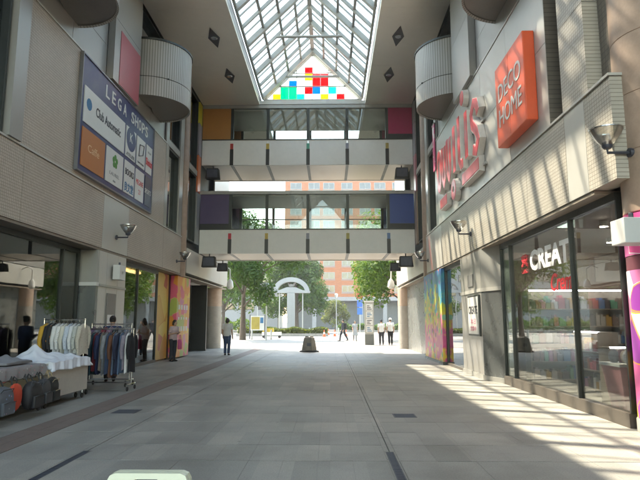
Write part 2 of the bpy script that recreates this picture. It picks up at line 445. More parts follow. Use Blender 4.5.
# guide strip of brown tiles, drains and covers
ts = MB().box(-0.5, 0.5, -0.5, 0.5, -1, 0).mesh('strip_tile'); ts.materials.append(M['tactile'])
tsr = MB()
for i in range(int((YEND-2)/0.3)):
    y = 2+0.3*i
    for k in range(2):
        x = -4.31+0.25*k
        if 6.0 < y < 16:
            o = bpy.data.objects.new('strip_tile', ts); C.objects.link(o); o.parent = floor
            o.location = Vector((x+0.125, y+0.15, 0.001+random.uniform(-.001, .001)))-WL[floor]; o.scale = (0.243, 0.293, 0.03)
        else: tsr.box(x+0.003, x+0.247, y+0.003, y+0.297, -0.03, 0.001)
tsr.build('strip_tile_run', M['tactile'], floor)['kind'] = 'stuff'
for xc in (-2.86, 0.69):
    m = MB()
    y = 6.85
    while y < YEND-0.8:
        for sgn in (-1, 1): m.box(xc+sgn*0.035-0.028, xc+sgn*0.035+0.028, y, y+0.79, -0.03, -0.001)
        y += 0.8
    for sgn in (-1, 1): m.box(xc+sgn*0.055-0.008, xc+sgn*0.055+0.008, 4.45, 6.84, -0.03, -0.001)
    m.build('drain_kerb', M['paver'], floor)
    for k in range(3):
        y0 = 4.45+0.8*k; g = MB()
        for sx in (-0.045, 0.035): g.box(xc+sx, xc+sx+0.01, y0, y0+0.79, -0.03, 0.0)
        for j in range(26): g.box(xc-0.035, xc+0.035, y0+0.004+j*0.0305, y0+0.022+j*0.0305, -0.026, -0.002)
        g.build('drain_grate', M['steel_dark'], floor)
def cover(x, y, w, d):
    t = MB().box(x-w/2, x+w/2, y-d/2, y+d/2, 0.0005, 0.005).build('access_cover', M['steel_dark'], floor)
    fr = MB()
    for k in range(5): fr.box(x-w/2+0.02, x+w/2-0.02, y-d/2+0.03+k*(d-0.06)/5, y-d/2+0.05+k*(d-0.06)/5, 0.004, 0.009)
    fr.build('rib', M['steel_dark'], t)
cover(1.2, 9.4, 0.36, 0.36); cover(-3.45, 9.75, 0.4, 0.4)

# ================================================================== the two buildings
def panel(parent, s, wall, y0, y1, z0, z1, d, mat, name='cladding_panel', th=0.06, gap=0.006):
    """one cladding panel of a side wall; d = depth of its face behind the wall plane"""
    a = wall+s*d; b = wall+s*(d+th)
    return B(name, mat, parent, min(a, b), max(a, b), y0+gap, y1-gap, z0+gap, z1-gap)
def panels(parent, s, wall, ys, zs, d, mat, **kw):
    for i in range(len(ys)-1):
        for j in range(len(zs)-1): panel(parent, s, wall, ys[i], ys[i+1], zs[j], zs[j+1], d, mat, **kw)
def lin(a, b, n): return [a+(b-a)*i/n for i in range(n+1)]
def recess_window(parent, s, wall, y0, y1, z0, z1, d=0.24, rows=1, frame_mat=None, glass='darkglass'):
    fm = frame_mat or M['frame']
    X = lambda q: wall+s*q
    w = MB()
    t = 0.06
    for (a, b, c, e) in ((y0, y1, z0, z0+t), (y0, y1, z1-t, z1), (y0, y0+t, z0+t, z1-t), (y1-t, y1, z0+t, z1-t)):
        w.box(X(0.06), X(d+0.03), a, b, c, e)
    win = w.build('window', fm, parent)
    for k in range(rows):
        h = (z1-z0-2*t)/rows
        g = B('pane', M[glass], win, min(X(d-0.03), X(d-0.015)), max(X(d-0.03), X(d-0.015)), y0+t, y1-t, z0+t+k*h+0.012, z0+t+(k+1)*h-0.012)
    return win
MBALC = {}
def balcony(parent, s, cx, cy, r, z0, z1, zs):
    mt = tilemat('balcony_rib', (0.46, 0.44, 0.40), (0.42, 0.40, 0.365), (0.2, 0.19, 0.17), 0.085, 4.0, 'cyl', radius=r, gap=0.012, var=0.06)
    a0 = -math.pi/2-0.2 if s < 0 else math.pi/2-0.2
    n = 40
    a1 = a0+math.pi+0.4
    lo = MB().lathe((cx, cy, 0), [(r-0.05, z0+0.03), (r, z0), (r, zs-0.012), (r-0.05, zs-0.012)], n, a0, a1).build('balcony', mt, parent, smooth=True, origin=(cx, cy, z0))
    MB().lathe((cx, cy, 0), [(r-0.05, zs+0.012), (r, zs+0.012), (r, z1), (r-0.06, z1), (r-0.06, zs+0.012)], n, a0, a1).build('parapet', mt, lo, smooth=True, origin=(cx, cy, zs))
    MB().lathe((cx, cy, 0), [(r-0.09, z1+0.002), (r+0.03, z1+0.002), (r+0.03, z1+0.07), (r-0.09, z1+0.07), (r-0.09, z1+0.002)], n, a0, a1).build('coping', M['frame'], lo, smooth=True)
    MB().lathe((cx, cy, 0), [(0.02, z0+0.05), (r-0.06, z0+0.05), (r-0.03, z0+0.02), (r-0.03, z0+0.10), (0.02, z0+0.12)], n, a0, a1).build('underside', flat('bronze_underside', (0.17, 0.15, 0.13), 0.35, 0.3), lo, smooth=True)
    MB().lathe((cx, cy, 0), [(0.02, zs-0.3), (r-0.08, zs-0.3)], n, a0, a1).build('balcony_floor', M['concrete'], lo)
    for a in (a0+0.9, a0+2.2):
        p = (cx+(r+0.012)*math.cos(a), cy+(r+0.012)*math.sin(a), zs)
        MB().ell(p, (0.03, 0.03, 0.03), 8, 6).build('drain_spout', M['frame'], lo)

def building(s):
    left = s < 0
    wall = XL if left else XR
    X = lambda q: wall+s*q
    far = X(9.0)
    bd = thing('shopping_building', 'tile-clad building with round balconies and the navy shop directory board' if left else
               'tile-clad building with round balconies, red box sign and sunlit tile band', 'building', (X(0.3), 10, 0))
    tile = M['tileL'] if left else M['tileR']
    alu = M['alu']
    # core behind the cladding
    core = MB().box(X(0.32), far, -8 if left else 8.56, YEND-0.05, 3.62, ROOF+0.4)
    if not left: core.box(X(1.6), far, -8, 8.55, 3.62, ROOF+0.4)
    core.box(X(6.0), far, -8, YEND-0.05, 0, 3.62)
    core.build('core_wall', M['core'], bd)
    # tile band 3.5 - 5.05
    yb = [-8, -4, 0, 4, 7.75] if not left else [-8, -3, 2, 6.5, 10.5]
    bands = ([-8, -3, 2, 6.5, 11.0, 15.1, 17.05, 20.7, 23.2] if left else [7.75, 8.6, 9.35, 11.3, 14.0, 17.2, 20.2, 23.4])
    for i in range(len(bands)-1):
        y0, y1 = bands[i], bands[i+1]
        mt = tile
        if left and abs(y0-15.1) < .01: mt = M['alu2']
        if not left and i in (1,): mt = M['alu2']
        if not left and i == 6: mt = M['alu2']
        panel(bd, s, wall, y0, y1, 3.5, 5.03, 0.0, mt, th=0.3)
    panels(bd, s, wall, lin(24.2, YEND, 4), [3.62, 4.72], 0.0, M['alu2'], th=0.3)
    # ledge on top of the band
    B('ledge', M['alu2'], bd, X(-0.025), X(0.31), -8 if left else 7.74, 23.2, 5.034, 5.075)
    # lintel soffit over the shops
    B('lintel_soffit', flat('brown_lintel', (0.23, 0.19, 0.15), 0.5), bd, X(0.02), X(0.6), -8 if left else 8.5, YEND-0.1, 3.44, 3.497)
    # upper walls
    if left:
        recess_window(bd, s, wall, -7.5, -1.5, 5.2, 8.2); recess_window(bd, s, wall, -1.2, 4.6, 5.2, 8.2); recess_window(bd, s, wall, 4.8, 10.25, 5.1, 11.9, rows=3)
        panels(bd, s, wall, [-8, -1.35, 4.7], [8.25, 12.05], 0.05, alu)
        panels(bd, s, wall, [10.3, 10.76], [5.08, 8.6, 12.05], -0.06, alu, th=0.36)
        panels(bd, s, wall, [10.78, 15.0, 20.6], [5.08, 8.28], 0.0, tile, th=0.3)
    else:
        panels(bd, s, wall, [-8, -4, 0, 4, 8.4], [3.6, 8.5, 12.05], 1.5, tile, th=0.08)
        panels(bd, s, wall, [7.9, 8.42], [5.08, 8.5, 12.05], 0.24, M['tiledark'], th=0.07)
        panels(bd, s, wall, [8.42, 9.38], [5.08, 6.6, 8.28, 12.05], 0.0, tile, th=0.3)
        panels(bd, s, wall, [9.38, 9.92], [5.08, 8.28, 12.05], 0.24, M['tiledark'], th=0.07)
        B('slot_return', M['tiledark'], bd, X(0.004), X(0.3), 9.925, 9.944, 5.09, 12.04)
        panels(bd, s, wall, [9.94, 12.2, 14.4, 17.4, 20.6], [5.08, 6.7, 8.28], 0.0, M['alu2'], th=0.3)
    B('ledge', M['alu2'], bd, X(-0.02), X(0.31), 10.78, 20.6, 8.284, 8.325)
    # smooth storey with balconies
    ya = 10.78 if left else 9.94
    for (y0, y1, z0, z1) in ((ya, 14.9, 8.33, 9.3), (17.05, 20.6, 8.33, 9.3)):
        panels(bd, s, wall, lin(y0, y1, 2), [z0, z1], 0.08, alu)
    for cy in (11.8, 18.6):
        balcony(bd, s, wall+(0.03 if left else 0.3), cy, 1.32, 8.85, 10.78, 9.5)
        recess_window(bd, s, wall, cy-1.15, cy+1.15, 9.32, 12.05, 0.3)
    for (y0, y1) in ((ya, 10.83), (13.17, 14.9), (17.05, 17.63), (19.97, 20.6)):
        if y1-y0 > 0.1: panels(bd, s, wall, [y0, y1], [9.3, 12.05], 0.08, alu)
    panels(bd, s, wall, [14.92, 17.03], [8.33, 10.2, 12.05], -0.12, alu, th=0.2)
    pk = flat('pink_poster', (0.46, 0.11, 0.13), 0.35, 0, 0.1, 2)
    pkr = flat('rose_poster', (0.62, 0.12, 0.2), 0.35, 0, 0.1, 2)
    if left: panel(bd, s, wall, 15.35, 17.0, 8.36, 10.0, -0.135, pk, 'poster_panel', th=0.012, gap=0)
    # beyond the balconies: windows, slim pilasters, coloured panels
    panels(bd, s, wall, [20.62, 21.0], [5.08, 8.3, 12.05], 0.0, alu)
    recess_window(bd, s, wall, 21.05, 22.6, 5.12, 8.3); recess_window(bd, s, wall, 21.05, 22.6, 8.6, 12.0)
    panels(bd, s, wall, [21.05, 22.6], [8.32, 8.58], 0.02, alu)
    panels(bd, s, wall, [22.62, 23.15], [5.08, 8.3, 12.05], 0.0, alu)
    MB().lathe((X(0.1), 23.65, 0), [(0.2, 3.4), (0.2, 12.08)], 20).build('pilaster', M['stone'], bd, smooth=True)
    recess_window(bd, s, wall, 24.2, 25.7, 5.12, 8.3); recess_window(bd, s, wall, 24.2, 25.7, 8.6, 12.0)
    panels(bd, s, wall, [24.2, 25.7], [8.32, 8.58], 0.02, alu)
    ac = [(11.0, 12.05, (0.62, 0.55, 0.05)), (7.6, 9.4, (0.62, 0.16, 0.05)), (9.42, 10.98, (0.3, 0.27, 0.3)), (5.1, 7.58, (0.33, 0.33, 0.32))] if left else \
         [(11.0, 12.05, (0.3, 0.3, 0.3)), (7.6, 9.4, (0.5, 0.2, 0.22)), (9.42, 10.98, (0.33, 0.3, 0.3)), (5.1, 7.58, (0.42, 0.3, 0.22))]
    for k, (z0, z1, c) in enumerate(ac): panel(bd, s, wall, 25.75, 26.3, z0, z1, 0.0, flat('accent_%s%d' % ('l' if left else 'r', k), c, 0.4), 'accent_panel', th=0.1)
    panels(bd, s, wall, [29.65, YEND], [4.75, 8.3, 12.05], 0.0, alu)
    B('end_wall', M['alu2'], bd, min(X(0.3), far), max(X(0.3), far), YEND-0.05, YEND+0.1, 3.6, ROOF+0.4)
    # soffit of the roof edge: flat bronze panels with diamond vents
    x_in = -3.45 if left else 1.75
    ys = lin(-8, YB0-0.02, 8)
    for i in range(8):
        B('soffit_panel', M['soffit'], bd, min(x_in, X(0.0)), max(x_in, X(0.0)), ys[i]+0.004, ys[i+1]-0.004, ROOF, ROOF+0.12)
    B('roof_slab', M['core'], bd, min(x_in, far), max(x_in, far), -8, YEND, ROOF+0.41, ROOF+0.6)
    B('roof_upstand', M['steel'], bd, min(x_in, x_in+s*0.12), max(x_in, x_in+s*0.12), -8, YB0, ROOF+0.125, ROOF+0.4)
    xm = (x_in+wall)/2
    xm = -4.34 if left else 2.58
    for y in (9.8, 13.1, 16.4, 19.7, 23.0):
        q = 0.22
        MB().poly([(xm-q, y, ROOF-0.03), (xm, y+q*3.4, ROOF-0.03), (xm+q, y, ROOF-0.03), (xm, y-q*3.4, ROOF-0.03)], (0, 0, 0.028)).build('diamond_vent', flat('vent_black', (0.06, 0.06, 0.065), 0.5), bd)
        MB().lathe((xm, y, ROOF-0.05), [(0.1, 0), (0.13, 0.02)], 12).build('vent_lamp', M['chrome'], bd)
    return bd, X

BL, XLf = building(-1)
BR, XRf = building(1)

# ---- ground floor, left building
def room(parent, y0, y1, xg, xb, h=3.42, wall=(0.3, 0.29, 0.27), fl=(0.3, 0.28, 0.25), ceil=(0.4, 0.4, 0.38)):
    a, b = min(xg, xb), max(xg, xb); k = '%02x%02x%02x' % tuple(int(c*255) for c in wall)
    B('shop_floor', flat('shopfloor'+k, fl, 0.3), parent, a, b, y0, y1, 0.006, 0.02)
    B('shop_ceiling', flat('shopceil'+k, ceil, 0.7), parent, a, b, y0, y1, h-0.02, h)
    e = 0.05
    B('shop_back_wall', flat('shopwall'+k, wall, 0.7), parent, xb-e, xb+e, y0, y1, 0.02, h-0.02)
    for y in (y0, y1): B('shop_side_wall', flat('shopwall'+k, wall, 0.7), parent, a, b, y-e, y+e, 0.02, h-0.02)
def shopfront(parent, xg, ys, z0, z1, mull=0.05, plinth=0.16, glass='shopglass', fmat=None, name='shop_window'):
    fm = fmat or M['frame']
    f = MB()
    f.box(xg-0.06, xg+0.06, ys[0], ys[-1], z1-0.12, z1)
    for y in ys: f.box(xg-0.05, xg+0.05, y-mull/2, y+mull/2, plinth, z1-0.12)
    w = f.build(name, fm, parent)
    B('plinth', flat('shop_plinth', (0.10, 0.085, 0.07), 0.4), w, xg-0.08, xg+0.08, ys[0], ys[-1], 0.0, plinth)
    for i in range(len(ys)-1):
        B('pane', M[glass], w, xg-0.006, xg+0.006, ys[i]+mull/2, ys[i+1]-mull/2, plinth, z1-0.12)
    return w
# near left shop
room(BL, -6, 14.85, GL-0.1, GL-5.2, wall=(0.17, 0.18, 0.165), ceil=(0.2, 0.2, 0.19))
shopfront(BL, GL, [-6, -2, 2, 6.2, 10.6, 13.9, 14.8], 0, 3.44)
B('display_wall', flat('display_grey', (0.30, 0.33, 0.31), 0.6), BL, GL-0.9, GL-0.2, 13.9, 14.0, 0.02, 3.4)
# escalator-like stair inside the near left shop
def stair_inside():
    t = thing('escalator', 'dark sloping escalator inside the left shop window', 'escalator', (-9.5, 9, 0.02))
    MB().poly([(-9.9, 5.0, 0.05), (-9.9, 6.2, 0.05), (-9.9, 12.6, 3.35), (-9.9, 11.4, 3.35)], (0.08, 0, 0)).build('balustrade', M['darkglass'], t)
    MB().poly([(-8.7, 5.0, 0.05), (-8.7, 6.2, 0.05), (-8.7, 12.6, 3.35), (-8.7, 11.4, 3.35)], (0.08, 0, 0)).build('balustrade', flat('esc_side', (0.33, 0.34, 0.32), 0.35, 0.4), t)
    m = MB()
    for i in range(16):
        y = 6.0+0.38*i; m.box(-9.8, -8.72, y, y+0.4, 0.05+0.19*i, 0.25+0.19*i)
    m.build('steps', M['steel_dark'], t)
    MB().tube([(-8.66, 4.9, 1.0), (-8.66, 6.0, 1.05), (-8.66, 11.0, 3.3)], 0.04, 8).build('handrail', M['rubber'], t)
stair_inside()
# pier between the shops
def pier_left():
    y0, y1 = 14.88, 17.0
    B('pier_side', M['pierdark'], BL, GL-0.06, XL-0.004, y0, y0+0.12, 0.0, 2.46)
    B('pier_side', M['pier'], BL, GL-0.06, XL-0.004, y0, y0+0.12, 2.56, 3.43)
    B('pier_band', M['white'], BL, GL-0.06, XL+0.012, y0-0.012, y0+0.14, 2.462, 2.558)
    for (a, b) in ((y0+0.142, 15.55), (15.56, 16.35), (16.36, y1)):
        B('pier_panel', M['alu2'], BL, XL-0.12, XL, a, b, 0.0, 2.46)
        B('pier_panel', M['alu2'], BL, XL-0.12, XL, a, b, 2.53, 3.43)
    B('pier_band', M['pier'], BL, XL-0.1, XL+0.03, y0+0.142, y1, 2.464, 2.526)
    B('pier_core', M['core'], BL, GL-0.3, XL-0.13, y0+0.13, y1-0.02, 0, 3.43)
    n = B('notice_board', flat('notice_dark', (0.16, 0.15, 0.14), 0.4), BL, XL+0.004, XL+0.03, 15.6, 16.25, 1.25, 2.3)
    B('paper', M['white'], n, XL+0.03, XL+0.034, 15.68, 16.15, 1.3, 1.7)
pier_left()
# second left shop and the printed panels
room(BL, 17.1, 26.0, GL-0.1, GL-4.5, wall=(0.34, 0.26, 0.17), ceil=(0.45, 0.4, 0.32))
shopfront(BL, GL+0.1, [17.02, 19.2, 21.4], 0, 3.44, plinth=0.1)
B('soffit_light_strip', emit('warm_strip', (1.0, 0.62, 0.25), 3.0), BL, GL-0.6, GL-0.45, 17.3, 21.2, 3.3, 3.38)
MPOST = m_blotch('orange_poster_print', [(0.0, (0.78, 0.30, 0.04)), (0.22, (0.72, 0.12, 0.20)), (0.42, (0.80, 0.52, 0.06)), (0.62, (0.68, 0.22, 0.36)), (0.80, (0.42, 0.48, 0.10)), (0.9, (0.78, 0.38, 0.05))], 2.2, seed=3.1)
MPOST2 = m_blotch('amber_poster_print', [(0.0, (0.62, 0.36, 0.05)), (0.4, (0.55, 0.25, 0.03)), (0.7, (0.68, 0.48, 0.1)), (0.9, (0.5, 0.12, 0.06))], 1.3, seed=6.1)
pp = B('poster_panel', MPOST2, BL, GL+0.05, GL+0.12, 21.42, 22.95, 0.06, 3.42)
B('door_seam', M['black'], BL, GL+0.04, GL+0.13, 22.96, 23.2, 0.0, 3.43)
pp = B('poster_panel', MPOST, BL, GL+0.05, GL+0.42, 23.2, 25.3, 0.06, 3.42)
for k, zz in enumerate((2.02, 1.6, 1.12)):
    for j in range(4):
        B('print_block', M['white'], pp, GL+0.42, GL+0.424, 23.45+j*0.42, 23.45+j*0.42+(0.26 if k != 1 else 0.18), zz, zz+(0.2 if k != 1 else 0.11))
# dark sign wall and round column at the far left corner
B('dark_sign_wall', flat('charcoal_sign_wall', (0.04, 0.043, 0.042), 0.35), BL, -7.35, -6.55, 29.8, 29.95, 0.0, 3.44)
sw = B('side_partition', M['pierdark'], BL, -7.5, -7.36, 26.1, YEND, 0.0, 3.44)
def round_column(parent, x, y, r, z1, mlow, mtop, rings):
    zz = [0.0]+rings+[z1]
    for i in range(len(zz)-1):
        MB().lathe((x, y, 0), [(r-0.012, zz[i]), (r, zz[i]+0.012), (r, zz[i+1]-0.012), (r-0.012, zz[i+1])], 32).build('column_drum', mlow if zz[i+1] <= 2.5 else mtop, parent, smooth=True)
round_column(BL, -6.95, 33.0, 0.58, 3.45, M['stonegrey'], M['stone'], [0.25, 1.4, 2.4])
round_column(BR, 4.5, 32.6, 0.58, 3.45, M['stonegrey'], M['stone'], [0.25, 1.4, 2.4])

# ---- ground floor, right building
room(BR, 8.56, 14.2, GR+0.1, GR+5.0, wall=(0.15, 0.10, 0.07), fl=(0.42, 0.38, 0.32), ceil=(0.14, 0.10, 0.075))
sf = shopfront(BR, GR, [8.35, 10.05, 13.45, 14.15], 0, 3.44, plinth=0.2, glass='drugglass', mull=0.04)
B('return_panel', flat('pale_green_panel', (0.36, 0.40, 0.37), 0.4), BR, GR+0.02, GR+0.06, 13.48, 14.12, 0.21, 3.3)
shopfront(BR, GR, [-6, -1, 4, 6.9], 0, 3.44)
room(BR, -7.5, 6.0, GR+0.1, GR+4.0)
# pier with angled side
MB().poly([(XR, 15.1, 0.0), (XR+0.27, 14.2, 0.0), (XR+0.5, 14.2, 0.0), (XR+0.5, 15.1, 0.0)], (0, 0, 2.30)).build('pier_side', M['pierdark'], BR)
MB().poly([(XR, 15.1, 2.40), (XR+0.27, 14.2, 2.40), (XR+0.5, 14.2, 2.40), (XR+0.5, 15.1, 2.40)], (0, 0, 1.04)).build('pier_side', M['pier'], BR)
MB().poly([(XR-0.02, 15.12, 2.302), (XR+0.25, 14.19, 2.302), (XR+0.5, 14.19, 2.302), (XR+0.5, 15.12, 2.302)], (0, 0, 0.096)).build('pier_band', M['alu2'], BR)
MB().poly([(XR-0.03, 15.1, 0.0), (XR+0.24, 14.16, 0.0), (XR+0.3, 14.16, 0.0), (XR+0.3, 15.1, 0.0)], (0, 0, 0.12)).build('pier_foot', M['pier'], BR)
for (a, b) in ((15.12, 16.25), (16.26, 17.4)):
    B('pier_panel', M['alu'], BR, XR, XR+0.12, a, b, 0.13, 2.30)
    B('pier_panel', M['alu'], BR, XR, XR+0.12, a, b, 2.40, 3.43)
    B('pier_foot', M['pier'], BR, XR-0.03, XR+0.11, a, b, 0.0, 0.126)
B('pier_band', M['alu2'], BR, XR-0.02, XR+0.1, 15.121, 17.4, 2.302, 2.398)
B('pier_core', M['core'], BR, XR+0.13, XR+0.6, 15.12, 17.38, 0, 3.43)
room(BR, 17.5, 26.0, GR+0.1, GR+4.5, wall=(0.3, 0.32, 0.3))
shopfront(BR, XR+0.16, [17.42, 20.3], 0, 3.44, plinth=0.08, glass='darkglass')
MPOST3 = m_blotch('rainbow_poster_print', [(0.0, (0.70, 0.55, 0.05)), (0.2, (0.62, 0.08, 0.25)), (0.38, (0.08, 0.22, 0.50)), (0.55, (0.25, 0.45, 0.10)), (0.7, (0.75, 0.38, 0.05)), (0.85, (0.10, 0.40, 0.50))], 2.4, seed=9.3, spots=((0.72, 0.62, 0.12), 0.22))
def rainbow():
    m, t, p = newmat('rainbow_print')
    pos = wpos(t); sp = N(t, 'ShaderNodeSeparateXYZ'); t.links.new(pos, sp.inputs[0])
    z = math_n(t, 'ADD', math_n(t, 'MULTIPLY', sp.outputs[2], 0.29), math_n(t, 'MULTIPLY', math_n(t, 'SUBTRACT', noise(t, pos, 2.4, 3), 0.5), 1.1))
    c = ramp(t, z, [(0.0, (0.72, 0.5, 0.03)), (0.1, (0.60, 0.05, 0.22)), (0.33, (0.66, 0.12, 0.30)), (0.45, (0.74, 0.58, 0.05)), (0.62, (0.45, 0.52, 0.06)), (0.72, (0.06, 0.34, 0.42)), (1.0, (0.05, 0.16, 0.42))])
    v = N(t, 'ShaderNodeTexVoronoi'); v.inputs['Scale'].default_value = 3.0; t.links.new(pos, v.inputs['Vector'])
    d = ramp(t, v.outputs['Distance'], [(0, (1,)*3), (0.30, (0,)*3)], 'CONSTANT')
    c = mixc(t, d, c, mixc(t, 1.0, v.outputs['Color'], (0.9, 0.55, 0.35), 'MULTIPLY'))
    t.links.new(c, p.inputs['Base Color']); p.inputs['Roughness'].default_value = 0.4
    return m
MRB = rainbow()
B('poster_panel', MRB, BR, XR-0.03, XR+0.10, 20.35, 22.1, 0.1, 3.42)
B('poster_panel', MRB, BR, XR-0.03, XR+0.10, 22.16, 24.05, 0.1, 3.42)
B('poster_foot', M['pierdark'], BR, XR-0.05, XR+0.12, 20.33, 24.05, 0.0, 0.095)
B('side_partition', M['pierdark'], BR, XR+0.35, XR+0.5, 24.1, YEND, 0.0, 3.44)
# near right round column
def near_column():
    x, y, r = 4.86, 7.85, 0.64
    t = thing('round_column', 'salmon stone round column wrapped below in pink purple and orange print', 'column', (x, y, 0))
    zz = [3.02, 3.9, 4.72, 5.6, 6.5, 7.4, 8.3, 9.2, 10.1, 11.0, ROOF-0.01]
    for i in range(len(zz)-1):
        MB().lathe((x, y, 0), [(r-0.01, zz[i]), (r, zz[i]+0.01), (r, zz[i+1]-0.01), (r-0.01, zz[i+1])], 48).build('stone_drum', M['stone'], t, smooth=True)
    m1 = m_blotch('pink_star_print', [(0.0, (0.72, 0.10, 0.32)), (0.3, (0.70, 0.68, 0.70)), (0.5, (0.66, 0.14, 0.38)), (0.8, (0.74, 0.42, 0.52))], 1.9, seed=1.2)
    m2 = m_blotch('purple_orange_print', [(0.0, (0.30, 0.05, 0.35)), (0.25, (0.78, 0.38, 0.02)), (0.45, (0.70, 0.12, 0.36)), (0.62, (0.76, 0.52, 0.03)), (0.78, (0.72, 0.66, 0.70)), (0.9, (0.66, 0.2, 0.42))], 2.1, seed=4.6)
    MB().lathe((x, y, 0), [(r+0.012, 2.42), (r+0.012, 3.0)], 48).build('print_wrap', m1, t, smooth=True)
    MB().lathe((x, y, 0), [(r+0.006, 2.22), (r+0.006, 2.415)], 48).build('trim_ring', flat('maroon_trim', (0.16, 0.05, 0.07), 0.5), t, smooth=True)
    MB().lathe((x, y, 0), [(r+0.012, 0.2), (r+0.012, 2.215)], 48).build('print_wrap', m2, t, smooth=True)
    MB().lathe((x, y, 0), [(r+0.03, 0.0), (r+0.03, 0.17), (r+0.015, 0.195)], 48).build('foot_ring', M['pier'], t, smooth=True)
near_column()

# ================================================================== footbridges
def bridge(zf, zp, zg, zt, label, colL, colR, tabs, dark_under):
    y0, y1 = YB0, YB1
    b = thing('footbridge', label, 'footbridge', ((XL+XR)/2, (y0+y1)/2, zf))
    xm = [-4.78, -3.02, -1.05, 0.86, 2.80]                       # mullions
    ms = flat('bridge_soffit', (0.42, 0.37, 0.31), 0.35, 0.3, 0.05, 0.8)
    edges = [XL+0.012]+xm+[XR-0.012]
    for i in range(len(edges)-1):
        a, c = edges[i]+0.006, edges[i+1]-0.006
        B('soffit_panel', ms, b, a, c, y0+0.12, y1-0.12, zf+0.03, zf+0.08)
        B('fascia_panel', M['cream'], b, a, c, y0, y0+0.1, zf, zp)
        B('fascia_panel', M['cream'], b, a, c, y1-0.1, y1, zf, zp)
    B('deck', M['concrete'], b, XL+0.02, XR-0.02, y0+0.12, y1-0.12, zf+0.09, zf+0.42)
    B('sill', M['frame'], b, XL+0.012, XR-0.012, y0-0.02, y0+0.12, zp+0.003, zp+0.05)
    B('sill', M['frame'], b, XL+0.012, XR-0.012, y1-0.12, y1+0.02, zp+0.003, zp+0.05)
    B('roof', M['pier'], b, XL+0.012, XR-0.012, y0-0.03, y1+0.03, zt-0.02, zt+0.14)
    B('ceiling', M['white'], b, XL+0.02, XR-0.02, y0+0.15, y1-0.15, zt-0.1, zt-0.024)
    for k, x in enumerate(xm):
        mu = MB()
        for y in (y0+0.03, y1-0.09): mu.box(x-0.07, x+0.07, y-0.02, y+0.08, zp+0.052, zt-0.022)
        mu.build('mullion', M['frame'], b)
        B('colour_tab', flat('tab_%d_%d' % (int(zf*10), k), tabs[k], 0.4), b, x-0.075, x+0.075, y0-0.012, y0+0.02, zp-0.45, zp-0.17)
        B('black_strip', M['black'], b, x-0.085, x+0.085, y0-0.01, y0+0.02, zf-0.008, zp-0.452)
        B('soffit_strip', M['frame'], b, x-0.07, x+0.07, y0+0.02, y1-0.02, zf+0.012, zf+0.028)
    for i in range(4):
        for y in (y0+0.055, y1-0.055): B('pane', M['glass'], b, xm[i]+0.07, xm[i+1]-0.07, y-0.006, y+0.006, zp+0.052, zt-0.022)
        B('transom', M['frame'], b, xm[i]+0.072, xm[i+1]-0.072, y1-0.075, y1-0.035, zp+1.05, zp+1.1)
    for (xa, xb, c, k) in ((XL+0.012, xm[0]-0.07, colL, 'l'), (xm[4]+0.07, XR-0.012, colR, 'r')):
        z = zp+0.3 if k == 'r' or dark_under else zp+0.052
        B('end_panel', flat('endpanel_%d%s' % (int(zf*10), k), c, 0.4, 0, 0.05), b, xa, xb, y0+0.02, y0+0.09, z, zt-0.022)
        B('end_panel', flat('endpanel_%d%s' % (int(zf*10), k), c, 0.4, 0, 0.05), b, xa, xb, y1-0.09, y1-0.02, z, zt-0.022)
        if z > zp+0.1: B('end_panel_foot', M['black'], b, xa, xb, y0+0.02, y0+0.09, zp+0.052, z-0.004)
    return b
RED, YEL, GRN, BLU, GRY = (0.5, 0.05, 0.05), (0.5, 0.35, 0.06), (0.05, 0.3, 0.2), (0.12, 0.2, 0.38), (0.25, 0.25, 0.3)
bridge(4.72, 5.86, 7.6, 7.62, 'lower footbridge with purple and blue end panels and four wide windows', (0.085, 0.06, 0.14), (0.02, 0.06, 0.26), [(0.55, 0.03, 0.05), YEL, GRY, (0.35, 0.3, 0.06), BLU], True)
bridge(9.05, 10.30, 11.9, 11.95, 'upper footbridge with orange-brown and magenta end panels below the glass gable', (0.42, 0.19, 0.05), (0.36, 0.02, 0.09), [(0.5, 0.06, 0.05), YEL, GRN, GRY, (0.4, 0.3, 0.08)], False)

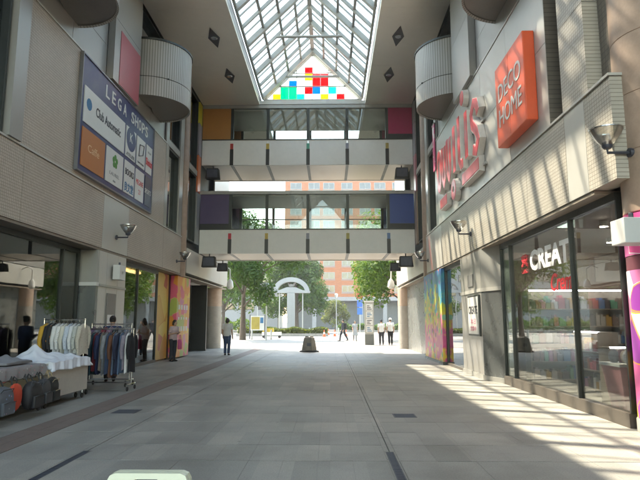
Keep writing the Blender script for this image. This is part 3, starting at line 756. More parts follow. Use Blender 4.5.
# ================================================================== glass roof
def skylight():
    xl, xr, z0 = -3.33, 1.63, ROOF+0.42
    xc = (xl+xr)/2; rise = (xr-xl)/2*1.02; zr = z0+rise
    t = thing('glass_roof', 'pitched glass roof on grey steel rafters with a coloured glass gable', 'glass roof', (xc, 10, ROOF+0.4))
    ya, yb = -8.0, YB0+0.1
    st = M['steel']
    def sp(k, u): return (xl+(xc-xl)*u, z0+rise*u) if k < 0 else (xr+(xc-xr)*u, z0+rise*u)
    us = [0.0, 0.27, 0.52, 0.77, 1.0]
    step = 1.32; n = int((yb-ya)/step)+1
    ys = [yb-0.06-step*i for i in range(n)]
    MB().box(xc-0.09, xc+0.09, ya, yb-0.13, zr-0.06, zr+0.12).build('ridge_beam', st, t)
    for k in (-1, 1):
        for i, y in enumerate(ys):
            a, b = sp(k, 0.0), sp(k, 0.985); w = 0.18 if i % 2 == 0 else 0.10
            MB().bar((a[0], y, a[1]), (b[0], y, b[1]), w, 0.2 if i % 2 == 0 else 0.12).build('rafter', st, t)
            if i < len(ys)-1:                                    # thin glazing bar between rafters
                y2 = y-step/2
                MB().bar((a[0], y2, a[1]+0.07), (b[0], y2, b[1]+0.07), 0.045, 0.06).build('glazing_bar', st, t)
        for u in us[:-1]:
            p = sp(k, u)
            B('purlin', st, t, p[0]-0.05, p[0]+0.05, ya, yb-0.13, p[1]+0.0, p[1]+0.11)
        for i in range(len(ys)-1):
            for j in range(len(us)-1):
                a, b = sp(k, us[j]), sp(k, us[j+1])
                n0 = Vector((a[0], ys[i]-0.02, a[1]+0.15)); n1 = Vector((b[0], ys[i]-0.02, b[1]+0.15))
                MB().poly([n0, n1, n1-Vector((0, step-0.04, 0)), n0-Vector((0, step-0.04, 0))], (0, 0, 0.012)).build('roof_pane', M['roofglass'], t)
    for i in range(0, n, 3):
        a, b = sp(-1, 0.42), sp(1, 0.42)
        MB().tube([(a[0], ys[i], a[1]), (b[0], ys[i], b[1])], 0.06, 10).build('tie_rod', st, t)
    # gable: squares of clear and coloured glass in a steel grid
    yg = yb+0.35
    gw, gh = 0.4, 0.355
    def gm(c):
        k = 'gable_%d_%d_%d' % tuple(int(x*100) for x in c)
        if k in _mc: return _mc[k]
        m, tt, p = newmat(k); tt.nodes.remove(p); out = tt.nodes['Material Output']
        tr = N(tt, 'ShaderNodeBsdfTranslucent'); tr.inputs[0].default_value = col(c)
        t2 = N(tt, 'ShaderNodeBsdfTransparent'); t2.inputs[0].default_value = col(c)
        mx = N(tt, 'ShaderNodeMixShader'); mx.inputs[0].default_value = 0.75
        tt.links.new(tr.outputs[0], mx.inputs[1]); tt.links.new(t2.outputs[0], mx.inputs[2]); tt.links.new(mx.outputs[0], out.inputs['Surface'])
        _mc[k] = m; return m
    CL = (0.92, 0.94, 0.92); R1 = (0.82, 0.05, 0.06); G1 = (0.0, 0.55, 0.28); B1 = (0.0, 0.25, 0.62); Y1 = (0.8, 0.62, 0.06); G2 = (0.05, 0.6, 0.4)
    zb = z0-0.02
    grid = {   # (col,row) in half metre cells, row 0 at the bottom, col 0 just right of the ridge
        (-1, 4): R1, (-1, 3): Y1, (0, 3): R1, (1, 3): R1, (0, 2): R1, (1, 2): R1, (-3, 2): B1,
        (-4, 1): G1, (-3, 1): G1, (-4, 0): G1, (-3, 0): G1, (-1, 1): R1, (0, 1): B1, (2, 1): G2, (3, 0): R1, (1, 0): Y1, (-5, 0): Y1, (-2, 0): G2, (-2, 3): CL}
    for r in range(8):
        for c in range(-7, 7):
            x0 = xc+c*gw; z = zb+r*gh
            m = grid.get((c, r), CL)
            # clip each cell by the roof slope
            e = 0.002; pts = [(x0+e, z+e), (x0+gw-e, z+e), (x0+gw-e, z+gh-e), (x0+e, z+gh-e)]
            lim = lambda x: z0-0.05+rise*(1-abs(x-xc)/(xc-xl))
            poly = []
            for i in range(4):
                p, q = pts[i], pts[(i+1) % 4]
                dp, dq = lim(p[0])-p[1], lim(q[0])-q[1]
                if dp >= 0: poly.append(p)
                if dp*dq < 0:
                    f = dp/(dp-dq); poly.append((p[0]+(q[0]-p[0])*f, p[1]+(q[1]-p[1])*f))
            if len(poly) >= 3: MB().poly([(p[0], yg, p[1]) for p in poly], (0, 0.02, 0)).build('gable_pane', gm(m), t)
    fr = MB()
    for c in range(-6, 7, 2):
        x = xc+c*gw; h = z0+rise*(1-abs(x-xc)/(xc-xl))-0.05
        fr.box(x-0.015, x+0.015, yg-0.05, yg-0.01, zb-0.2, h)
    fr.build('gable_post', st, t)
    for r, w in ((-0.4, 0.1), (0, 0.08), (2, 0.05), (4, 0.04)):
        z = zb+r*gh; hw = (1-max(0, (z-z0)/rise))*(xc-xl)-0.05
        B('gable_rail', st, t, xc-hw, xc+hw, yg-0.10, yg-0.055, z-w/2, z+w/2)
    for k in (-1, 1):
        a, b = sp(k, 0.0), sp(k, 0.99)
        MB().bar((a[0], yg-0.09, a[1]+0.02), (b[0], yg-0.09, b[1]+0.02), 0.3, 0.22).build('gable_rafter', st, t)
    B('gable_beam', M['alu2'], t, XL+2.7, XR-2.2, yg-0.5, yg-0.2, ROOF+0.02, ROOF+0.2)
skylight()

# ================================================================== signs
WH = flat('sign_white', (0.66, 0.66, 0.64), 0.4, 0, 0.04); NAVY = flat('sign_navy', (0.03, 0.035, 0.13), 0.35, 0, 0.1)
INK = flat('sign_ink', (0.03, 0.03, 0.04), 0.5); REDI = flat('sign_red_ink', (0.6, 0.03, 0.04), 0.5); GREYI = flat('sign_grey_ink', (0.3, 0.3, 0.3), 0.5)
ORNG = flat('sign_orange', (0.46, 0.17, 0.05), 0.45, 0, 0.06); GRNI = flat('sign_green_ink', (0.08, 0.25, 0.05), 0.5); BLUI = flat('sign_blue_ink', (0.04, 0.16, 0.33), 0.5)
def directory():
    y0, y1, z0, z1 = 13.15, 18.85, 5.22, 8.2
    x = XL+0.09
    t = thing('shop_directory', 'large navy shop directory board with twelve logo panels on the tiled wall', 'sign board', (XL+0.1, 16, z0))
    B('backing', NAVY, t, XL+0.02, x-0.02, y0, y1, z0, z1)
    f = MB()
    for (a, b, c, d) in ((y0-0.03, y1+0.03, z0-0.04, z0), (y0-0.03, y1+0.03, z1, z1+0.04), (y0-0.03, y0, z0, z1), (y1, y1+0.03, z0, z1)): f.box(XL+0.01, x+0.012, a, b, c, d)
    f.build('frame', flat('sign_frame', (0.22, 0.22, 0.24), 0.35, 0.7), t)
    for k, ch in enumerate('LEGA'): text('header_letter', ch, 'L', (x-0.015, 14.75+k*0.44, 7.84), 0.5, WH, t, 0.006, width=0.26, height=0.36, bold=0.006)
    for k, ch in enumerate('SHOPS'): text('header_letter', ch, 'L', (x-0.015, 16.75+k*0.33, 7.84), 0.5, WH, t, 0.006, width=0.26, height=0.36, bold=0.006)
    w = y1-y0; p = 0.13
    cy = [y0+0.1, y0+w*0.29, y0+w*0.53, y0+w*0.70, y0+w*0.86, y1-0.08]
    zm, zt = 6.42, 7.5
    def cell(a, b, c, d, m): return B('logo_panel', m, t, x-0.019, x, a+p/2, b-p/2, c+p/2, d-p/2)
    c1 = cell(cy[0], cy[2], zm, zt, WH)
    text('logo_text', 'Club Automatic', 'L', (x+0.002, (cy[0]+cy[2])/2+0.2, 7.0), 0.3, INK, c1, 0.002, width=1.75, height=0.26, bold=0.006)
    MB().poly([(x+0.002, cy[0]+0.36+0.16*math.cos(a), 7.02+0.16*math.sin(a)) for a in [k*0.5236 for k in range(12)]], (0.002, 0, 0)).build('logo_mark', BLUI, c1)
    c2 = cell(cy[2], cy[3], zm, zt, WH); yc = (cy[2]+cy[3])/2
    MB().poly([(x+0.002, yc+0.40*math.cos(a), 7.1+0.38*math.sin(a)) for a in [k*0.2618 for k in range(24)]], (0.002, 0, 0)).build('logo_mark', NAVY, c2)
    text('logo_text', 'K', 'L', (x+0.007, yc, 7.14), 0.4, WH, c2, 0.001, bold=0.004); text('logo_text', 'ATELIER', 'L', (x+0.003, yc, 6.58), 0.15, INK, c2, 0.002, width=0.7)
    c3 = cell(cy[3], cy[4], zm, zt, WH); yc = (cy[3]+cy[4])/2
    MB().tube([(x+0.01, yc-0.22, 6.8), (x+0.01, yc-0.16, 7.2), (x+0.01, yc+0.24, 7.26), (x+0.01, yc+0.16, 6.92), (x+0.01, yc-0.22, 6.8)], 0.014, 6).build('logo_mark', INK, c3)
    text('logo_text', 'DANCE STUDIO', 'L', (x+0.003, yc, 6.6), 0.12, INK, c3, 0.002, width=0.6)
    c4 = cell(cy[4], cy[5], zm, zt, WH); yc = (cy[4]+cy[5])/2
    text('logo_text', 'Shinkin', 'L', (x+0.003, yc, 6.86), 0.3, REDI, c4, 0.002, width=0.64, height=0.26, bold=0.008); text('logo_text', 'SALON', 'L', (x+0.003, yc, 7.2), 0.1, GREYI, c4, 0.002)
    c5 = cell(cy[0], cy[1], z0+0.08, zm, ORNG); text('logo_text', 'Caffe', 'L', (x+0.003, (cy[0]+cy[1])/2, 5.9), 0.3, flat('pale_orange_ink', (0.75, 0.5, 0.3), 0.5), c5, 0.002, width=0.7, height=0.2)
    c6 = cell(cy[1], cy[2], z0+0.08, zm, WH); yc = (cy[1]+cy[2])/2
    for a in range(5):
        MB().ell((x+0.004, yc+0.12*math.cos(a*1.257+0.3), 6.05+0.12*math.sin(a*1.257+0.3)), (0.004, 0.09, 0.09), 10, 6).build('logo_mark', GRNI, c6)
    text('logo_text', 'LAUREL', 'L', (x+0.003, yc, 5.66), 0.14, GREYI, c6, 0.002, width=0.7); text('logo_text', 'clinic', 'L', (x+0.003, yc, 5.48), 0.1, GREYI, c6, 0.002)
    c7 = cell(cy[2], cy[3], z0+0.08, zm, WH); yc = (cy[2]+cy[3])/2
    text('logo_text', 'BOOKS', 'L', (x+0.003, yc, 6.02), 0.2, INK, c7, 0.002, width=0.72, height=0.2, bold=0.005); text('logo_text', '良文堂', 'L', (x+0.003, yc, 5.56), 0.3, BLUI, c7, 0.002, width=0.74, height=0.3, bold=0.008)
    c8 = cell(cy[3], cy[4], z0+0.08, zm, WH); yc = (cy[3]+cy[4])/2
    text('logo_text', 'MEGANE', 'L', (x+0.003, yc, 5.95), 0.2, REDI, c8, 0.002, width=0.66, height=0.17); text('logo_text', '21', 'L', (x+0.003, yc, 5.65), 0.22, REDI, c8, 0.002)
    c9 = cell(cy[4], cy[5], z0+0.08, zm, flat('sign_dark_navy', (0.05, 0.055, 0.09), 0.4)); text('logo_text', 'SPORTS', 'L', (x+0.003, (cy[4]+cy[5])/2, 5.85), 0.2, WH, c9, 0.002, width=0.62, height=0.16)
directory()

def box_sign():
    t = thing('box_sign', 'orange-red square box sign reading DECO HOME', 'sign', (XR-0.1, 11.35, 5.35))
    MB().box(XR-0.24, XR-0.004, 10.45, 12.3, 5.38, 7.22).build('sign_box', flat('orange_red_sign', (0.72, 0.10, 0.03), 0.4, 0, 0.06, 1.5), t, bevel=0.02)
    B('face_seam', flat('seam_red', (0.4, 0.05, 0.02), 0.5), t, XR-0.243, XR-0.239, 11.37, 11.38, 5.42, 7.18)
    text('sign_text', 'DECO', 'R', (XR-0.245, 11.35, 6.55), 0.6, WH, t, 0.006, width=1.45, height=0.40, bold=0.0)
    text('sign_text', 'HOME', 'R', (XR-0.245, 11.35, 5.98), 0.6, WH, t, 0.006, width=1.45, height=0.40, bold=0.0)
    for y in (10.8, 11.9): B('bracket', M['steel_dark'], t, XR-0.02, XR+0.02, y-0.05, y+0.05, 7.22, 7.3)
box_sign()
def channel_letters():
    t = thing('channel_letter_sign', 'tall red channel letters with white sides on a rail on the metal wall', 'sign', (XR-0.2, 16.8, 5.5))
    side = flat('letter_side_white', (0.66, 0.62, 0.58), 0.4); face = flat('letter_face_red', (0.62, 0.045, 0.06), 0.35, 0, 0.2, 3)
    x1 = XR-0.32
    def stroke(pts, w):
        w *= 1.3
        pts = [(x1, y, z) for (y, z) in pts]
        a = MB().tube(pts, w, 12).xf(Matrix.Identity(4))
        # a flat-sided letter: squash the tube in x and give it depth
        a.v = [(XR-0.09+(0.08 if p[0] > x1 else -0.08), p[1], p[2]) for p in a.v]
        o = a.build('letter', side, t)
        b = MB().tube(pts, w*0.78, 12); b.v = [(XR-0.175+(0.006 if p[0] > x1 else -0.006), p[1], p[2]) for p in b.v]; b.build('letter_face', face, o)
    def ring(y, z, ry, rz, w, a0=0, a1=6.2832, n=18): stroke([(y+ry*math.cos(a0+(a1-a0)*k/n), z+rz*math.sin(a0+(a1-a0)*k/n)) for k in range(n+1)], w)
    ring(19.35, 6.75, 0.27, 0.62, 0.15)                                    # far round letter
    for y, zt in ((18.55, 7.42), (17.75, 7.46)):
        stroke([(y+0.22, zt), (y+0.22, 6.35), (y, 6.08), (y-0.2, 6.3), (y-0.22, zt-0.05)], 0.14)
    stroke([(16.95, 7.55), (16.95, 6.1)], 0.16)
    stroke([(16.3, 7.62), (16.3, 6.3), (16.1, 6.08), (15.85, 6.1)], 0.15)
    stroke([(15.4, 7.45), (15.4, 6.1)], 0.16); 
    ring(15.75, 8.0, 0.1, 0.1, 0.12)
    stroke([(14.1, 6.95), (14.25, 7.25), (14.5, 7.35), (14.78, 7.1), (14.7, 6.8), (14.3, 6.5), (14.15, 6.25), (14.4, 5.98), (14.7, 6.1)], 0.15)
    stroke([(19.3, 5.55), (18.2, 5.55)], 0.17); ring(17.2, 5.6, 0.22, 0.22, 0.11); stroke([(16.0, 5.6), (14.2, 5.6)], 0.17)
    B('rail', M['steel'], t, XR-0.06, XR-0.003, 14.0, 19.6, 6.7, 6.76); B('rail', M['steel'], t, XR-0.06, XR-0.003, 14.0, 19.6, 5.52, 5.58)
channel_letters()
def pink_sign():
    t = thing('pink_banner', 'pink and white vertical banner beside the dark slim windows', 'banner', (XR-0.05, 20.8, 7.0))
    B('banner_cloth', m_blotch('pink_banner_print', [(0, (0.68, 0.06, 0.2)), (0.45, (0.7, 0.5, 0.52)), (0.65, (0.66, 0.08, 0.22))], 1.8, seed=2.2), t, XR-0.06, XR-0.03, 20.65, 21.0, 7.2, 9.0)
    B('banner_bar', M['chrome'], t, XR-0.08, XR-0.003, 20.6, 21.05, 9.0, 9.05)
pink_sign()
def drug_letters():
    x = GR-0.012
    t = thing('window_lettering', 'white CREAT lettering with red kanji and red script on the shop glass', 'lettering', (x, 11.2, 2.4))
    text('kanji', '薬', 'R', (x, 12.5, 2.78), 0.5, REDI, t, 0.004, width=0.42, height=0.42, bold=0.012)
    text('letters', 'CREAT', 'R', (x, 11.15, 2.8), 0.6, emit('white_letter', (0.8, 0.8, 0.8), 0.0), t, 0.004, width=2.0, height=0.44, bold=0.022)
    text('script', 'Crem', 'R', (x, 10.6, 2.26), 0.5, REDI, t, 0.004, width=0.95, height=0.34, bold=0.006, shear=0.25)
drug_letters()
def pier_notice():
    t = thing('notice_sign', 'white framed CREATE notice on the grey metal pier', 'sign', (XR-0.04, 15.8, 1.1))
    B('frame', M['frame'], t, XR-0.05, XR-0.004, 15.25, 16.45, 1.12, 2.24); B('sheet', WH, t, XR-0.058, XR-0.049, 15.3, 16.4, 1.17, 2.19)
    text('notice_text', 'CREATE', 'R', (XR-0.06, 15.85, 1.83), 0.3, INK, t, 0.002, width=0.95, height=0.22, bold=0.008)
    text('notice_text', '本日', 'R', (XR-0.06, 15.85, 1.52), 0.2, flat('pink_ink', (0.6, 0.15, 0.25), 0.5), t, 0.002, width=0.5, height=0.16)
    text('notice_text', '営業中', 'R', (XR-0.06, 15.85, 1.32), 0.2, flat('pink_ink', (0.6, 0.15, 0.25), 0.5), t, 0.002, width=0.6, height=0.13)
    t2 = B('grey_plate', flat('plate_grey', (0.17, 0.17, 0.165), 0.5), None, XR-0.022, XR-0.003, 15.9, 16.5, 2.5, 2.84); tag(t2, 'small blank grey plate above the white framed notice', 'plate')
pier_notice()

# ================================================================== wall lamps, boxes, loudspeakers
def wall_lamp(x, y, z, s, label, k=1.0):
    """bowl uplight on an arm; s = direction away from its wall (+1 to +X)"""
    t = thing('wall_lamp', label, 'wall lamp', (x, y, z), 'bowl uplights on the passage walls')
    cx = x+s*0.34*k
    MB().lathe((x, y, z), [(0.07*k, -0.03*k), (0.07*k, 0.03*k)], 14).xf(Matrix.Translation((x, y, z)) @ Matrix.Rotation(math.pi/2, 4, 'Y') @ Matrix.Translation((-x, -y, -z))).build('wall_plate', M['steel_dark'], t)
    MB().tube([(x, y, z), (cx, y, z), (cx, y, z+0.1*k)], 0.022*k, 8).build('arm', M['steel_dark'], t)
    MB().lathe((cx, y, z+0.06*k), [(0.05*k, 0.0), (0.075*k, 0.03*k), (0.075*k, 0.1*k), (0.04*k, 0.12*k)], 18).build('socket', M['steel_dark'], t, smooth=True)
    MB().lathe((cx, y, z+0.1*k), [(0.06*k, 0.0), (0.13*k, 0.07*k), (0.20*k, 0.17*k), (0.235*k, 0.25*k), (0.225*k, 0.25*k), (0.19*k, 0.17*k), (0.12*k, 0.08*k), (0.05*k, 0.02*k)], 28, caps=False).build('glass_bowl', glassmat('bowl_glass', (0.88, 0.86, 0.8), 1.6, 0.2, 0.25), t, smooth=True)
    MB().lathe((cx, y, z+0.345*k), [(0.222*k, 0), (0.245*k, 0), (0.245*k, 0.015*k), (0.222*k, 0.015*k), (0.222*k, 0)], 28, caps=False).build('rim', M['chrome'], t)
wall_lamp(4.24, 7.7, 3.86, -1, 'bowl uplight on the salmon stone round column', 0.95)
wall_lamp(XR-0.003, 15.95, 4.0, -1, 'bowl uplight on the sunlit band above the framed CREATE notice', 1.0)
wall_lamp(XL+0.003, 16.1, 3.95, 1, 'bowl uplight on the left band above the white box', 1.0)
wall_lamp(XL+0.003, 22.6, 3.95, 1, 'bowl uplight on the left band above the amber print panel', 1.0)
wall_lamp(XR-0.003, 23.0, 4.0, -1, 'bowl uplight on the right band above the rainbow print panel', 1.0)
def white_box(x0, x1, y0, y1, z0, z1, label, wallx):
    t = thing('junction_box', label, 'box', ((x0+x1)/2, (y0+y1)/2, z0))
    MB().box(x0, x1, y0, y1, z0, z1).build('casing', WH, t, bevel=0.012)
    B('bracket', M['steel'], t, min(wallx, x1), max(wallx, x1), (y0+y1)/2-0.04, (y0+y1)/2+0.04, (z0+z1)/2-0.04, (z0+z1)/2+0.04)
    MB().lathe(((x0+x1)/2, (y0+y1)/2, z1), [(0.03, 0), (0.03, 0.08), (0.02, 0.09)], 10).build('cable_gland', M['steel_dark'], t)
white_box(3.76, 4.14, 7.12, 7.47, 2.5, 2.83, 'white square box projecting from the pink print column', 4.35)
white_box(XL+0.05, XL+0.25, 15.85, 16.3, 2.7, 3.12, 'white box on the left metal pier below the bowl lamp', XL-0.003)
def loudspeaker(x, y, z, s, label, k=1.0):
    t = thing('loudspeaker', label, 'loudspeaker', (x, y, z), 'dark loudspeakers hung below the footbridge')
    MB().poly([(x-0.34*k, y-0.2, z), (x+0.34*k, y-0.2, z), (x+0.28*k, y-0.2, z+0.5*k), (x-0.28*k, y-0.2, z+0.5*k)], (0, 0.36, 0)).build('cabinet', M['rubber'], t)
    B('grille', M['steel_dark'], t, x-0.26*k, x+0.26*k, y-0.215, y-0.202, z+0.05*k, z+0.45*k)
    MB().tube([(x, y, z+0.5*k), (x, y, z+0.5*k+0.14)], 0.03, 8).build('hanger', M['steel_dark'], t)
loudspeaker(-5.75, 26.5, 4.08, 1, 'large dark loudspeaker below the purple end of the lower footbridge', 1.0)
loudspeaker(-5.45, 28.3, 4.05, 1, 'small dark loudspeaker deeper under the purple end of the lower footbridge', 0.8)
loudspeaker(3.6, 26.5, 4.08, -1, 'large dark loudspeaker below the blue end of the lower footbridge', 1.0)
loudspeaker(3.3, 28.3, 4.05, -1, 'small dark loudspeaker deeper under the blue end of the lower footbridge', 0.8)
loudspeaker(-5.7, 26.55, 8.4, 1, 'dark loudspeaker below the orange-brown end of the upper footbridge', 1.0)
loudspeaker(3.5, 26.55, 8.4, -1, 'dark loudspeaker below the magenta end of the upper footbridge', 1.0)
def bracket_light(x, y, s, label):
    t = thing('bracket_light', label, 'light', (x, y, 3.7), 'white bracket lights at the end of the passage')
    MB().tube([(x, y, 4.5), (x+s*0.35, y, 4.62), (x+s*0.6, y, 4.45), (x+s*0.62, y, 3.9)], 0.035, 8).build('bracket', WH, t)
    MB().lathe((x+s*0.62, y, 3.35), [(0.05, 0.55), (0.16, 0.4), (0.2, 0.1), (0.12, 0.0)][::-1], 18).build('lamp_head', WH, t, smooth=True)
bracket_light(XL+0.002, 31.5, 1, 'white lamp head on a curved bracket at the left passage end')
bracket_light(XR-0.002, 31.5, -1, 'white lamp head on a curved bracket at the right passage end')

# ================================================================== inside the right shop
def shop_light(i, x, y, z):
    t = thing('ceiling_spot', 'small bright ceiling spot inside the drugstore', 'spotlight', (x, y, z), 'ceiling spots inside the drugstore')
    MB().lathe((x, y, z), [(0.07, 0), (0.07, 0.1)], 12).build('housing', WH, t); MB().lathe((x, y, z-0.012), [(0.055, 0), (0.055, 0.01)], 12).build('lens', emit('spot_lens', (1.0, 0.85, 0.65), 28.0), t)
for i, (x, y) in enumerate([(5.2, 9.2), (5.2, 10.6), (5.2, 12.0), (6.4, 9.6), (6.4, 11.2), (6.4, 12.8), (7.8, 9.0), (7.8, 10.8), (7.8, 12.6)]): shop_light(i, x, y, 3.3)
tube_m = emit('tube_light', (0.95, 0.97, 1.0), 3.5)
def shelf_unit(x, y, w, h, label, face='X', n=4):
    """gondola shelf; face X looks to -X (width along y), face Y looks to -Y (width along x)"""
    t = thing('shelf_unit', label, 'shelf', (x, y, 0.02), 'stocked shelves inside the drugstore')
    sm = flat('shelf_white', (0.28, 0.23, 0.18), 0.5)
    d = 0.4
    def bx(m, a0, a1, b0, b1, z0, z1):          # a = depth from the centre, b = along the width
        return m.box(x+a0, x+a1, y+b0, y+b1, z0, z1) if face == 'X' else m.box(x+b0, x+b1, y+a0, y+a1, z0, z1)
    bx(MB(), d/2-0.02, d/2, -w/2, w/2, 0.02, h).build('back_panel', sm, t)
    for q in (-w/2, w/2): bx(MB(), -d/2, d/2-0.021, q-0.015, q+0.015, 0.02, h).build('side_panel', sm, t)
    for k in range(n):
        z = 0.15+k*(h-0.2)/n; gap = (h-0.2)/n
        bx(MB(), -d/2, d/2-0.022, -w/2+0.016, w/2-0.016, z, z+0.025).build('shelf', sm, t)
        q = -w/2+0.06
        while q < w/2-0.15:
            ww = random.uniform(0.07, 0.16); hh = random.uniform(0.5, 0.88)*(gap-0.04)
            c = random.choice([(0.45, 0.08, 0.10), (0.07, 0.16, 0.36), (0.5, 0.46, 0.42), (0.10, 0.28, 0.17), (0.5, 0.3, 0.06), (0.4, 0.16, 0.28), (0.55, 0.55, 0.55), (0.2, 0.13, 0.10), (0.08, 0.07, 0.08), (0.3, 0.12, 0.07)])
            m = bx(MB(), -d/2+0.03, d/2-0.1, q, q+ww, z+0.026, z+0.026+hh*0.8)
            bx(m, -d/2+0.08, d/2-0.15, q+ww*0.25, q+ww*0.75, z+0.026+hh*0.8, z+0.026+hh)
            p = m.build('product_pack', flat('product_%d%d%d' % tuple(int(v*100) for v in c), tuple(v*0.85 for v in c), 0.4), None)
            tag(p, 'small packaged product standing on a drugstore shelf', 'product', 'packaged products on the drugstore shelves')
            q += ww+0.02
    bx(MB(), -d/2, -d/2+0.03, -w/2+0.02, w/2-0.02, h-0.02, h+0.01).build('shelf_light', tube_m, t)
shelf_unit(5.5, 11.9, 1.1, 1.3, 'white product shelf behind the white window lettering', n=3)
shelf_unit(6.9, 11.2, 2.0, 1.5, 'long white product shelf in the middle of the drugstore')
shelf_unit(7.2, 9.4, 1.2, 1.6, 'tall white product shelf near the drugstore corner')
shelf_unit(6.5, 13.75, 3.5, 2.25, 'wide product shelf along the far side wall of the drugstore', 'Y', 5)
shelf_unit(5.35, 10.5, 0.7, 1.05, 'short product shelf below the red script lettering', 'Y', 3)
for k, (xa, xb, c) in enumerate(((4.9, 5.7, (0.10, 0.05, 0.04)), (5.85, 6.5, (0.14, 0.10, 0.05)), (6.65, 7.6, (0.25, 0.21, 0.17)), (7.7, 8.6, (0.06, 0.09, 0.12)))):
    pb = B('shop_poster', flat('shop_poster_%d' % k, c, 0.5), BR, xa, xb, 14.12, 14.14, 2.5, 3.15)
def display_bin(x, y):
    t = thing('display_bin', 'pink and white tapered display bin behind the drugstore glass', 'display bin', (x, y, 0.02))
    pm = flat('bin_pink', (0.60, 0.28, 0.30), 0.5)
    a, b = 0.22, 0.32
    MB().poly([(x-a, y-a, 0.03), (x+a, y-a, 0.03), (x+a, y+a, 0.03), (x-a, y+a, 0.03)], (0, 0, 0.75)).build('body', pm, t)
    for v in t.children[0].data.vertices:
        if v.co.z > 0.4: v.co.x *= b/a; v.co.y *= b/a
    B('rim', WH, t, x-b-0.02, x+b+0.02, y-b-0.02, y+b+0.02, 0.785, 0.83)
    MB().poly([(x-0.13, y-b+0.005, 0.4), (x+0.13, y-b+0.005, 0.4), (x+0.14, y-b-0.025, 0.68), (x-0.14, y-b-0.025, 0.68)], (0, -0.01, 0)).build('label_card', WH, t)
    for k in range(7):
        px, py = x+random.uniform(-.2, .2), y+random.uniform(-.2, .2)
        p = MB().ell((px, py, 0.93), (0.09, 0.08, 0.12), 10, 8).build('plush_bundle', flat('bundle%d' % (k % 3), [(0.5, 0.42, 0.35), (0.35, 0.36, 0.4), (0.55, 0.3, 0.32)][k % 3], 0.9), None, smooth=True)
        tag(p, 'small soft bundle heaped in the pink display bin', 'bundle', 'soft bundles in the display bin')
display_bin(4.95, 9.55)
def plush():
    x, y, z = 4.95, 9.1, 2.12
    t = thing('bear_cushion', 'round beige bear-shaped cushion hanging behind the drugstore glass', 'cushion', (x, y, z))
    pm = flat('beige_plush', (0.52, 0.42, 0.28), 0.95, 0, 0.1, 30)
    MB().ell((x, y, z+0.2), (0.1, 0.2, 0.19), 18, 12).build('body', pm, t, smooth=True)
    for s in (-1, 1):
        MB().ell((x, y+s*0.14, z+0.37), (0.05, 0.07, 0.07), 12, 8).build('ear', pm, t, smooth=True); MB().ell((x-0.09, y+s*0.07, z+0.24), (0.02, 0.02, 0.02), 8, 6).build('eye', INK, t)
    MB().tube([(x, y, z+0.38), (x, y, 3.4)], 0.006, 6).build('string', INK, t)
plush()
# lit ceiling panels in the left shops
for k, y in enumerate((8.5, 11.5)):
    t = thing('ceiling_light', 'slim ceiling light inside the left shop above the escalator', 'ceiling light', (-9.0, y, 3.3), 'ceiling lights in the left shop')
    B('diffuser', tube_m, t, -9.6, -8.4, y-0.06, y+0.06, 3.33, 3.37); B('housing', WH, t, -9.65, -8.35, y-0.09, y+0.09, 3.375, 3.398)

# ================================================================== street-market wares on the left
def caster(t, x, y):
    c = MB().lathe((0, 0, 0), [(0.045, -0.013), (0.05, -0.008), (0.05, 0.008), (0.045, 0.013)], 14)
    c.xf(Matrix.Translation((x, y, 0.05)) @ Matrix.Rotation(math.pi/2, 4, 'Y')); w = c.build('caster', M['rubber'], t)
    MB().box(x-0.02, x+0.02, y-0.012, y+0.012, 0.095, 0.15).build('fork', M['chrome'], w)
def rack(x0, x1, y, z, label, extra=0.0):
    t = thing('clothes_rack', label, 'clothes rack', ((x0+x1)/2, y, 0))
    MB().tube([(x0, y, z), (x1, y, z)], 0.014, 8).build('rail', M['chrome'], t)
    for x in (x0+0.02, x1-0.02):
        MB().tube([(x, y, 0.14), (x, y, z+0.02)], 0.013, 8).build('post', M['chrome'], t)
        MB().tube([(x, y-0.25, 0.14), (x, y+0.25, 0.14)], 0.013, 8).build('foot', M['chrome'], t)
        for yy in (y-0.24, y+0.24): caster(t, x, yy)
    MB().tube([(x0+0.02, y, 0.16), (x1-0.02, y, 0.16)], 0.012, 8).build('lower_rail', M['chrome'], t)
    return t
def garment(x, y, z, length, mat, label, group, wid=0.21, tilt=0.0, sleeves=0.45):
    """garment on a hanger hung from a rail along x; its shoulders run along y"""
    t = thing('garment', label, 'garment', (x, y, z-length-0.1), group)
    ph = random.uniform(0, 6); fr = random.randint(2, 4)
    rings = []
    n = 20; lv = 12
    m = MB()
    for i in range(lv+1):
        u = i/lv; zz = z-0.08-u*length
        w = (0.05+(wid-0.05)*min(1, u/0.10)) if u < 0.10 else wid*(1.0-0.06*math.sin(u*3)+0.10*u)
        th = 0.022+0.022*min(1, u*3)
        for j in range(n):
            a = 2*math.pi*j/n
            yy = w*math.cos(a); k = 1+0.45*u*math.sin(fr*a*1.0+ph+u*2)
            m.v.append((x+th*math.sin(a)*k+0.012*u*math.sin(yy*24+ph), y+yy, zz+(0.02*math.sin(3*a+ph) if i == lv else 0)))
    for i in range(lv):
        for j in range(n): m.f.append((i*n+j, i*n+(j+1)%n, (i+1)*n+(j+1)%n, (i+1)*n+j))
    m.f.append(tuple(range(n)))
    m.build('cloth', mat, t, smooth=True)
    for s in (-1, 1):
        if sleeves:
            q = sleeves
            MB().tube([(x, y+s*(wid-0.03), z-0.15), (x+0.01, y+s*(wid+0.03), z-0.28), (x+0.015*s, y+s*(wid+0.035), z-0.15-q*0.6), (x, y+s*(wid+0.02), z-0.15-q)], [0.045, 0.05, 0.042, 0.035], 9).build('sleeve', mat, t, smooth=True)
    MB().tube([(x, y-0.19, z-0.12), (x, y, z-0.055), (x, y+0.19, z-0.12)], 0.006, 6).tube([(x, y, z-0.055), (x, y, z-0.01), (x, y+0.022, z+0.018), (x, y+0.001, z+0.03)], 0.004, 6).build('hanger', M['chrome'], t)
    return t
